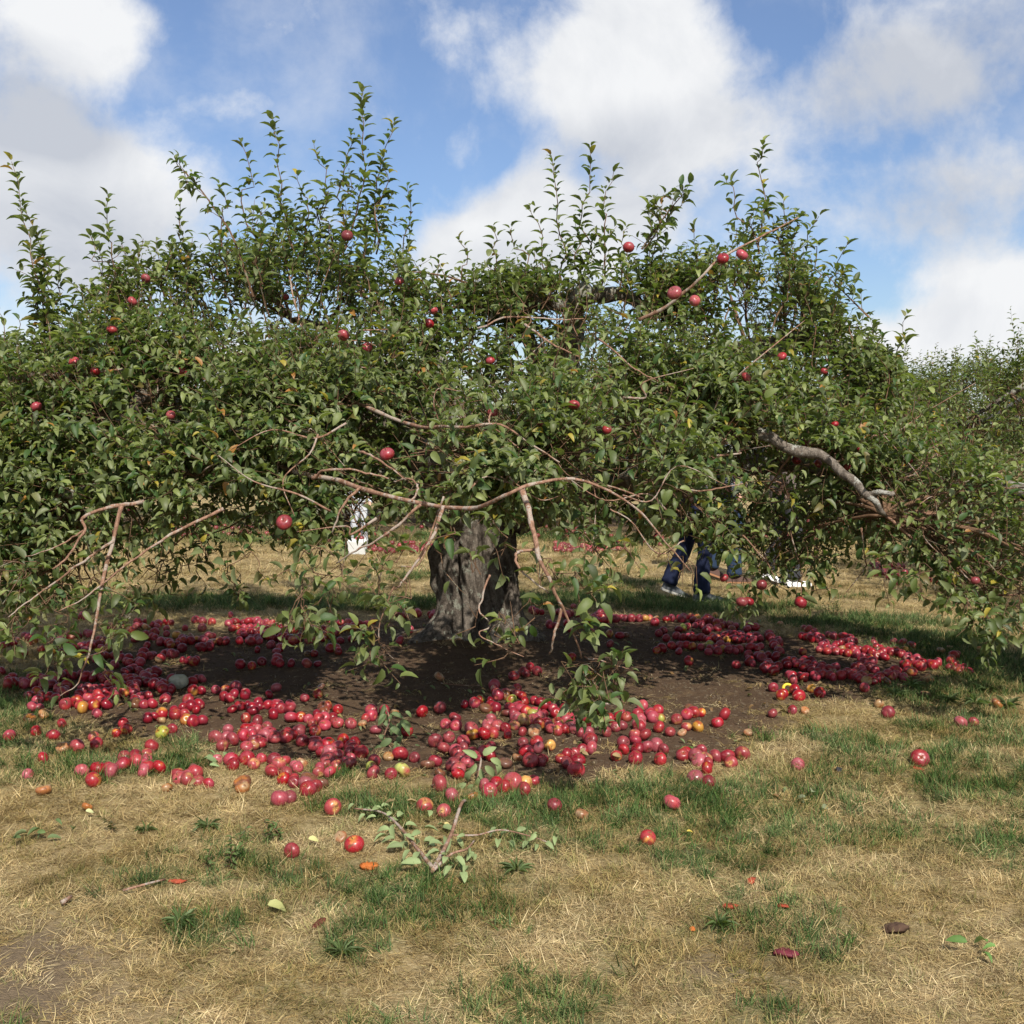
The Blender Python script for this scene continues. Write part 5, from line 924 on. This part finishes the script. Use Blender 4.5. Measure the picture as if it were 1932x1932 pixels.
# wilted sprig on the apples in front of the trunk
sg = empty('wilted_sprig', tuple(GH(735, 1410)), 'wilted grey green leafy sprig lying over the apples left in front of the trunk', 'twig')
C = catmull([PT(728, 1335, 5.95), PT(735, 1360, 5.85), PT(725, 1390, 5.7), PT(738, 1412, 5.6)], 5); sub(tube_obj('stem', C, np.linspace(.005, .003, len(C)), M_branch, ns=6), sg)
for q in range(26): t = rl.random(); P = C[int(t*(len(C)-1))]+rl.normal(0, .035, 3)*[1.6, 1, .7]+[0.02, 0, 0]; one_leaf('leaf', P, (rl.normal(0, 1), -.6, -.5), (rl.normal(0, .4), -.8, .8), rl.uniform(.05, .085), np.array([.12, .17, .07])*(.7+.6*rl.random()), M_dryleaf, sg)
# small heaps of torn leaves
for (u, v, n_, sp_, lb, tn) in [(398, 1445, 9, .05, 'bunch of pale torn green leaves beside the apples at front left', (.24, .33, .15)), (85, 1585, 9, .07, 'torn sprig of green and pale leaves in the dry grass at lower left', (.13, .19, .07)), (1548, 1525, 4, .05, 'curled pale grey green leaves lying in the grass right of centre', (.25, .28, .17)), (1855, 1810, 4, .018, 'bright green leaf pair on the dry grass at lower right', (.13, .25, .06)),
                                (345, 1500, 4, .05, 'tan curled dead leaves beside the orange red apple', (.3, .2, .09)), (1568, 1305, 9, .07, 'heap of curled brown leaves on the soil under the right side', (.24, .16, .08)), (1095, 1425, 8, .07, 'group of tan dry leaves at the front of the centre drift', (.3, .21, .1)), (1300, 1438, 4, .04, 'dry curled leaf beside the last apple of the front row', (.3, .2, .1)), (1285, 1418, 4, .03, 'fresh green leaves lying on the front right apples', (.08, .17, .03)), (770, 1535, 3, .03, 'dry tan leaf beside a half buried apple below the front cluster', (.36, .26, .13))]:
    c0 = GH(u, v); rt = empty('leaf_bunch', tuple(c0), lb, 'leaves')
    for q in range(n_): a = rl.uniform(0, 6.28); one_leaf('leaf', c0+rl.normal(0, 1, 3)*[sp_, sp_*.9, 0]+[0, 0, rl.uniform(.015, .05)], (math.cos(a), math.sin(a), .1), (rl.normal(0, .5), rl.normal(0, .5)-.3, 1), rl.uniform(.038, .065), np.array(tn)*(.7+.6*rl.random()), M_dryleaf, rt)
for (u, v, s, lb, tn) in [(505, 1735, .075, 'single pale yellow green leaf lying flat in the lower left grass', (.42, .42, .17)), (582, 1604, .045, 'small pale yellow leaf piece beside the half orange apple', (.6, .58, .25)), (162, 1545, .035, 'small pale leaf scrap below the rotten orange apple', (.55, .58, .3)), (1295, 1590, .03, 'tiny bright yellow leaf in the foreground grass right of centre', (.6, .45, .08)), (838, 1578, .03, 'thin yellow leaf scrap near the centre of the foreground', (.6, .5, .2)), (350, 1850, .0, '', None)]:
    if s: tag(one_leaf('leaf', GH(u, v, .035), (1, .1, .05), (.1, -.5, 1), s, tn, M_dryleaf), lb, 'leaf')
# apple scraps
M_flesh = flat_mat('apple_flesh_orange', (.45, .13, .03), .6, .5, 140); M_scrap = flat_mat('apple_scrap', (.30, .06, .03), .7, .4, 80); M_yel = flat_mat('apple_flesh_yellow', (.75, .55, .06), .5, .2, 90)
def chip(name, u, v, sx_, sy_, sz_, mat, lb, cat, seed):
    V, F, c = apple_geo('red', 3, 14, 9); V = V[:14*10]; F = F[(F < 140).all(1)]; V = V*[sx_, sy_, sz_]; V = V*(1+.9*(fbm(V*110+seed, seed, 3)-.5))[:, None]; V[:, 2] += .012*(fbm(V*160+seed, seed+5, 2)-.5); P = GH(u, v, sz_*.4+.006)
    o = link(name, mesh_tris(name, V, F, mat), loc=tuple(P)); o.rotation_euler = (rl.normal(0, .15), rl.normal(0, .15), rl.uniform(0, 3)); return tag(o, lb, cat)
chip('apple_half', 696, 1650, .034, .03, .018, M_flesh, 'torn open orange apple half left of the broken branch', 'apple', 1)
chip('apple_scrap', 1417, 1670, .03, .014, .008, M_scrap, 'flat reddish brown apple scrap, topmost of the scraps at lower right', 'apple piece', 2)
chip('apple_scrap', 1377, 1719, .024, .014, .01, M_scrap, 'reddish apple scrap lying left below the topmost one at lower right', 'apple piece', 3)
chip('apple_scrap', 1476, 1717, .018, .01, .007, M_scrap, 'small reddish apple scrap right of the other scraps', 'apple piece', 4)
chip('apple_scrap', 1306, 1757, .012, .01, .008, M_flesh, 'tiny orange apple crumb in the lower right grass', 'apple piece', 5)
chip('apple_scrap', 1730, 1455, .030, .012, .006, M_scrap, 'flat ring of apple skin just below the lone red apple', 'apple piece', 6)
chip('apple_half', 1482, 1808, .040, .022, .016, flat_mat('purple_brown_skin', (.13, .025, .035), .45, .5, 60), 'shrunken purple brown apple piece near the bottom right', 'apple piece', 7)
chip('dead_leaf', 1690, 1757, .040, .030, .018, flat_mat('dark_rot', (.075, .045, .03), .9, .5, 60), 'dark brown crumpled lump in the dry grass at right', 'dead leaf', 8)
chip('apple_half', 602, 1758, .030, .012, .010, flat_mat('brown_rot', (.10, .03, .018), .6, .5, 60), 'dark brown shrivelled apple skin in the lower left grass', 'apple piece', 9)
chip('apple_half', 336, 1667, .026, .012, .008, M_scrap, 'small red apple skin sliver left of the foreground weeds', 'apple piece', 10)
chip('bark_piece', 1582, 1458, .018, .014, .014, flat_mat('black_scrap', (.03, .03, .035), .6, .3), 'small blackish scrap lying in the grass right of the drift', 'scrap', 11)
V, F = tube([(math.cos(a)*.026, math.sin(a)*.008, math.sin(a)*.024+.026) for a in np.linspace(-.4, 5.2, 16)], .010, 8, .2)
tag(link('apple_core', mesh_tris('apple_core', V, q2t(F), M_yel), loc=tuple(GH(1486, 1308))), 'curled bright yellow apple peel ring among red apples at right', 'apple piece')
# stone
u_ = np.linspace(0, 2*np.pi, 22, endpoint=False); v_ = np.linspace(0, np.pi, 13); A, B = np.meshgrid(u_, v_); V = np.stack([np.sin(B)*np.cos(A)*.060, np.sin(B)*np.sin(A)*.045, np.cos(B)*.048], -1).reshape(-1, 3)
V = V*(1+.55*(fbm(V*13, 71, 3)-.5))[:, None]; i, j = np.meshgrid(np.arange(12), np.arange(22), indexing='ij'); a = i*22+j; b = i*22+(j+1) % 22
tag(link('stone', mesh_tris('stone', V, q2t(np.stack([a, a+22, b+22, b], -1).reshape(-1, 4)), flat_mat('lichen_stone', (.36, .37, .30), .9, .4, 45), smooth=False), loc=tuple(GH(338, 1299, .035))), 'grey green rounded stone among the red apples at left', 'stone')
# weeds
def weed(u, v, n_, L, lb, kind='rosette', tn=(.11, .16, .055)):
    c0 = GH(u, v); rt = empty('weed', tuple(c0), lb, 'weed')
    if kind == 'spike':
        for q in range(n_):
            x = c0+np.array([rl.normal(0, .03), rl.normal(0, .03), 0]); h = L*rl.uniform(.6, 1.1); C = catmull([x, x+[rl.normal(0, .012), 0, h*.5], x+[rl.normal(0, .03), 0, h]], 4); sub(tube_obj('stem', C, np.linspace(.0022, .001, len(C)), M_twig, ns=5), rt)
            for w_ in range(12): a = rl.uniform(0, 6.28); one_leaf('leaf', C[int((.15+.8*w_/12)*(len(C)-1))], (math.cos(a), math.sin(a), .6), (0, 0, 1), .028, np.array(tn)*(.8+.5*rl.random()), M_leaf, rt)
    else:
        for q in range(int(n_*1.9)):
            a = rl.uniform(0, 6.28); e = rl.uniform(.1, 2.2); one_leaf('leaf', c0+[math.cos(a)*.012, math.sin(a)*.012, .01], (math.cos(a), math.sin(a), e), (-math.cos(a)*e, -math.sin(a)*e-.1, 1), L*rl.uniform(.6, 1.15), np.array(tn)*(.7+.7*rl.random()), M_leaf, rt).scale.y *= rl.uniform(.16, .30)
weed(975, 1652, 20, .06, 'dark green leafy weed right of the broken branch', 'rosette'); weed(392, 1572, 22, .062, 'low green rosette weed in the dry grass at left centre')
weed(340, 1752, 20, .06, 'green grassy rosette, left one of the lower left pair'); weed(645, 1812, 22, .055, 'green rosette weed near the bottom left of centre'); weed(430, 1640, 5, .16, 'upright thin weed with small leaves in the left foreground', 'spike'); weed(190, 1580, 1, .11, 'single dark upright stalk in grass at left', 'spike', (.1, .08, .04))
weed(1572, 1160, 5, .16, 'small upright leafy seedling in the shaded grass behind the right drift', 'spike'); weed(275, 1575, 10, .05, 'small green weed left of the rosette at left centre'); weed(1355, 1752, 12, .06, 'small green weed right of centre near the bottom'); weed(520, 1600, 4, .09, 'small thin weed beside the half orange apple', 'spike')
WLB = {1790: 'green weed in the middle of the patch right of the drift', 1860: 'green weed at the back right of the patch by the right edge', 1720: 'green weed at the back left of the patch, next to the drift end', 1690: 'green weed at the front left corner of the right hand patch', 1900: 'rightmost green weed, close to the right edge of the picture', 1840: 'green weed at the front of the right hand patch, above the apple pair'}
for (u, v, n_) in [(1790, 1330, 18), (1860, 1310, 18), (1720, 1300, 16), (1690, 1320, 14), (1900, 1340, 14), (1840, 1335, 14)]: weed(u, v, n_, .085, WLB[u])
# sticks
for q, (P, a, lb) in enumerate([([GH(735, 1224, .03), GH(765, 1216, .035), GH(790, 1213, .03)], .010, 'pale bleached stick beside the root of the trunk'), ([GH(1065, 1352, .06), GH(1085, 1345, .07), GH(1120, 1343, .07), GH(1152, 1340, .05)], .010, 'curved brown stick lying against the apples of the centre drift'), ([GH(232, 1690, .02), GH(270, 1684, .03), GH(312, 1668, .02)], .005, 'thin brown stick in the lower left dry grass'), ([GH(118, 1715, .02), GH(135, 1703, .02)], .009, 'short thick twig stub at lower left'), ([GH(832, 1290, .02), GH(870, 1294, .02), GH(905, 1296, .02)], .003, 'thin pale straw on the soil in front of the trunk'), ([GH(1010, 1395, .04), GH(1060, 1380, .05), GH(1090, 1370, .04)], .007, 'brown stick behind the front centre apples')]):
    if q != 5: C = catmull(P, 4); tag(tube_obj('stick', C, np.linspace(a, a*.6, len(C)), M_limbtan if q == 0 else M_branch, ns=7, rough=.2), lb, 'stick')
# litter on the soil: crumbs, straw bits, leaf scraps
def bits(name, pal, r, n_, L, wd): return blade_tuft(name, n_, .07, L, wd, 1.5, M_grass, pal, r, seg=1)
lt = [bits('litter_bit', [(.30, .23, .13), (.22, .15, .09), (.4, .34, .22), (.12, .085, .05)], r0, 9, .03, .005) for _ in range(4)]
cover('soil_litter', lt, lambda d, g, b, x, y: np.clip(d, 0, 1)*.9+.1*b, 'small straw, bark and leaf crumbs littering the bare soil', 'litter', 41, [(4.4, 7, 130, .8), (7, 11, 90, .9)])
clod = []
for q in range(4):
    V, F, c = apple_geo('red', q, 8, 6); V = V[:8*7]; F = F[(F < 56).all(1)]; V = V*.008*(1+.8*(fbm(V*1.7+q, q, 2)-.5))[:, None]*[1, 1, .6]; clod.append(mesh_tris('clod', V, F, m_clod, smooth=False) if q else None) if False else None
    if q == 0: m_clod = flat_mat('soil_clod', (.10, .075, .052), .95, .45, 200, .05)
    clod.append(mesh_tris('clod', V, F, m_clod, smooth=False))
clod = [c for c in clod if c is not None]
cover('soil_clods', clod, lambda d, g, b, x, y: np.clip(d, 0, 1)*.8, 'small clods and crumbs of dark soil under the tree', 'soil', 43, [(4.4, 7, 420, .9), (7, 11, 200, 1.2)], .5, 1.8)
ll = []
for q in range(4):
    V = []; F = []; C_ = []; n = 0
    for z in range(3): T, Fc = LEAVES[int(rl.integers(6))]; a = rl.uniform(0, 6.28); Rz = np.array([[math.cos(a), -math.sin(a), 0], [math.sin(a), math.cos(a), 0], [0, 0, 1]]); V.append((T*.055) @ Rz.T+[rl.normal(0, .05), rl.normal(0, .05), .02]); F.append(Fc+n); n += len(T); C_.append(np.repeat(np.array([[.26, .17, .08], [.3, .26, .1], [.16, .2, .09], [.2, .11, .05]][int(rl.integers(4))])[None], len(T), 0))
    ll.append(mesh_tris('litter_leaf', np.vstack(V), np.vstack(F), M_dryleaf, np.vstack(C_)))
cover('leaf_litter', ll, lambda d, g, b, x, y: (np.clip(d, 0, 1)*.9+.05), 'scattered small dead apple leaves on soil and grass', 'litter', 42, [(2.6, 7, 9, .7), (7, 11, 7, .8)])
m, nt, out = newmat('cloth'); M_cloths = {}
def cloth(name, c, rough=.9): return flat_mat(name, c, rough, .15, 240, .1)

# ---------------------------------------------------------------- people
def skin_obj(name, verts, edges, radii, mat, root, root_i=0, lev=2):
    me = bpy.data.meshes.new(name); me.from_pydata([tuple(v) for v in verts], edges, []); me.materials.append(mat); o = link(name, me, root)
    sk = o.modifiers.new('skin', 'SKIN'); sk.use_smooth_shade = True
    if not me.skin_vertices: me.attributes.new  # layer comes with the modifier
    for i_, sv in enumerate(me.skin_vertices[0].data): rx, ry = radii[i_] if isinstance(radii[i_], tuple) else (radii[i_],)*2; sv.radius = (rx, ry); sv.use_root = (i_ == root_i)
    ss_ = o.modifiers.new('sub', 'SUBSURF'); ss_.levels = lev; ss_.render_levels = lev; return o
def rot2(x, a): return x*math.cos(a), x*math.sin(a)
def person(u, v, d_h, face, label, c_top, c_leg, c_shoe, c_hair, stride=.28, sole=(.6, .58, .52), long_top=True, arm=.25):
    """face: heading (radians, 0 = +X). Built facing +X in local space, H = body height"""
    P = GH(u, v); root = empty('person', tuple(P), label, 'person'); root.rotation_euler = (0, 0, face); H = d_h; s = H/1.75; S_ = lambda x, y, z: (x*s, y*s, z*s)
    skin = flat_mat('skin', (.55, .33, .24), .55, .08, 80); hip = .93
    ft = [(stride*1.05, -.10), (-stride*.9, .10)]
    kn = [(stride*.62+.06, -.10, .50), (-stride*.30+.05, .10, .48)]; an = [(stride*.95, -.10, .09), (-stride*1.0, .10, .15)]
    v_ = [S_(0, 0, hip), S_(0, 0, 1.12), S_(.0, 0, 1.33), S_(0, 0, 1.45), S_(.01, 0, 1.53), S_(.03, 0, 1.62), S_(.02, 0, 1.70),
          S_(0, -.09, hip-.04), S_(*kn[0]), S_(*an[0]), S_(0, .09, hip-.04), S_(*kn[1]), S_(*an[1]),
          S_(0, -.17, 1.41), S_(-arm*.3, -.22, 1.13), S_(arm*.4, -.22, .92), S_(arm*.55, -.21, .83), S_(0, .17, 1.41), S_(arm*.2, .22, 1.13), S_(arm*1.1, .2, .95), S_(arm*1.35, .19, .87), S_(.115, 0, 1.60)]
    e_ = [(0, 1), (1, 2), (2, 3), (3, 4), (4, 5), (5, 6), (0, 7), (7, 8), (8, 9), (0, 10), (10, 11), (11, 12), (2, 13), (13, 14), (14, 15), (15, 16), (2, 17), (17, 18), (18, 19), (19, 20), (5, 21)]
    rd = [(.13, .10), (.13, .10), (.15, .105), .06, .055, (.075, .085), (.06, .07), .08, .052, .035, .08, .052, .035, .05, .038, .027, .032, .05, .038, .027, .032, .018]
    rd = [(a[0]*s, a[1]*s) if isinstance(a, tuple) else a*s for a in rd]; skin_obj('body', v_, e_, rd, skin, root)
    parts = [tube(catmull([S_(0, 0, hip+.09), S_(0, 0, hip), S_(0, 0, hip-.07), S_(.0, 0, hip-.13)], 4), np.array([.125, .13, .135, .14, .142, .144, .146, .147, .145, .142, .13, .11, .08])*s, 20)]
    parts[0][0][:, 0] *= .86
    for K_, A_, sy in ((kn[0], an[0], -.09), (kn[1], an[1], .09)):
        top_ = np.array(S_(.0, sy*.85, hip-.02)); kk = np.array(S_(*K_)); aa = np.array(S_(A_[0]-.015, A_[1], A_[2]-.01)); C = np.vstack([catmull([top_, (top_+kk)/2+[.015, 0, 0], kk, (kk+aa)/2-[.012, 0, 0], aa], 6)])
        t_ = np.linspace(0, 1, len(C)); rr_ = np.interp(t_, [0, .25, .5, .75, .94, 1], [.098, .086, .068, .068, .076, .074])*s*(1+.05*np.sin(t_*60)*(t_ > .7)); parts.append(tube(C, rr_, 18, .10, int(sy*100)))
    V_, F_ = join([(a_, q2t(b_)) for a_, b_ in parts]); link('trousers', mesh_tris('trousers', V_, F_, cloth('trousers', c_leg)), root)
    tp = [S_(0, 0, .84 if long_top else .95), S_(0, 0, 1.12), S_(0, 0, 1.33), S_(0, 0, 1.46), S_(0, -.18, 1.40), S_(-arm*.3, -.23, 1.13), S_(arm*.35, -.225, .94), S_(0, .18, 1.40), S_(arm*.2, .23, 1.13), S_(arm*1.0, .21, .96)]
    skin_obj('jacket' if long_top else 'shirt', tp, [(0, 1), (1, 2), (2, 3), (2, 4), (4, 5), (5, 6), (2, 7), (7, 8), (8, 9)], [(.165*s, .125*s), (.155*s, .12*s), (.18*s, .13*s), .07*s, .07*s, .056*s, .045*s, .07*s, .056*s, .045*s], cloth('jacket', c_top), root, 1)
    skin_obj('hair', [S_(-.02, 0, 1.63), S_(0, 0, 1.70), S_(.02, 0, 1.75)], [(0, 1), (1, 2)], [(.078*s, .075*s), (.088*s, .088*s), (.05*s, .05*s)], flat_mat('hair', c_hair, .6, .3, 300), root, 1)
    for q, (fx, fy) in enumerate(ft):
        lift = 0 if q == 0 else .05; m1, m2 = shoe_mesh(c_shoe, sole); sh = link('shoe', m1, root); link('sole', m2, sh); sh.location = (fx*s, fy*s, lift*s); sh.scale = (s, s, s); sh.rotation_euler = (0, .0 if q == 0 else .35, 0)
    return root
SHM = {}
def shoe_mesh(c, sole):
    if (c, sole) in SHM: return SHM[(c, sole)]
    prof = [(-.10, .035, .075, .0), (-.085, .042, .10, 0), (-.03, .043, .10, 0), (.03, .045, .075, 0), (.09, .050, .055, 0), (.145, .045, .042, 0), (.175, .028, .030, 0)]
    def body(z0, z1f, g): 
        V = []; F = []; ns = 12
        for x, hw, h, _ in prof:
            for a in np.linspace(0, math.pi, ns//2+1): V.append((x, math.cos(a)*(hw+g), z0+(z1f(h)-z0)*math.sin(a)**.6))
            V += [(x, -hw-g, z0)]
        m_ = ns//2+2
        for i in range(len(prof)-1):
            for j in range(m_): F.append((i*m_+j, i*m_+(j+1) % m_, (i+1)*m_+(j+1) % m_, (i+1)*m_+j))
        n = len(V); V += [(prof[0][0]-.004, 0, z0+.02), (prof[-1][0]+.008, 0, z0+.008)]
        for j in range(m_): F.append(((j+1) % m_, j, n, n)); F.append(((len(prof)-1)*m_+j, (len(prof)-1)*m_+(j+1) % m_, n+1, n+1))
        return np.array(V, float), q2t(np.array(F))
    V1, F1 = body(.02, lambda h: h, 0); V2, F2 = body(0, lambda h: .028, .005)
    SHM[(c, sole)] = (mesh_tris('shoe', V1, F1, cloth('shoe_upper', c, .6)), mesh_tris('sole', V2, F2, cloth('shoe_sole', sole, .6))); return SHM[(c, sole)]
person(1296, 1130, 1.76, .12, 'walker in dark jacket, navy trousers and grey sneakers, nearest of the people', (.075, .072, .085), (.018, .024, .055), (.12, .13, .14), (.05, .03, .02), .13)
person(1366, 1096, 1.72, -.05, 'walker in faded blue jeans and brown shoes behind the nearest walker', (.10, .11, .14), (.03, .05, .095), (.10, .06, .05), (.10, .06, .03), .11, (.3, .15, .08))
person(1474, 1106, 1.66, .2, 'walker in charcoal trousers and bright white shoes, rightmost of the people', (.16, .13, .12), (.05, .052, .06), (.8, .8, .8), (.03, .02, .02), .10, (.8, .8, .8))
person(678, 1040, 1.12, -1.4, 'child in white top, half hidden by branches left of the trunk', (.58, .61, .66), (.50, .53, .58), (.06, .03, .09), (.12, .07, .03), .06, (.5, .5, .5), False)
V = []; F = []
bag = [(-.10, -.06, 0), (.10, -.06, 0), (.10, .06, 0), (-.10, .06, 0), (-.12, -.07, .16), (.115, -.075, .15), (.12, .07, .17), (-.115, .075, .16), (-.09, -.05, .20), (.08, -.05, .19), (.085, .05, .21), (-.085, .05, .20)]
bg_ = empty('bag', tuple(GH(675, 1046)), 'white paper bag with apples standing on the lane left of the trunk', 'bag'); bF = [(0, 3, 2, 1)]+[(a+b, a+(b+1) % 4, a+4+(b+1) % 4, a+4+b) for a in (0, 4) for b in range(4)]
link('sack', mesh_tris('sack', np.array(bag), q2t(np.array(bF)), cloth('white_bag', (.6, .62, .62)), smooth=False), bg_)
for q in range(4): o = link('apple', AK['red'][q][3], bg_, (-.04+.03*q, .01*(-1)**q-.01, .17+.01*q)); o.scale = (.036,)*3
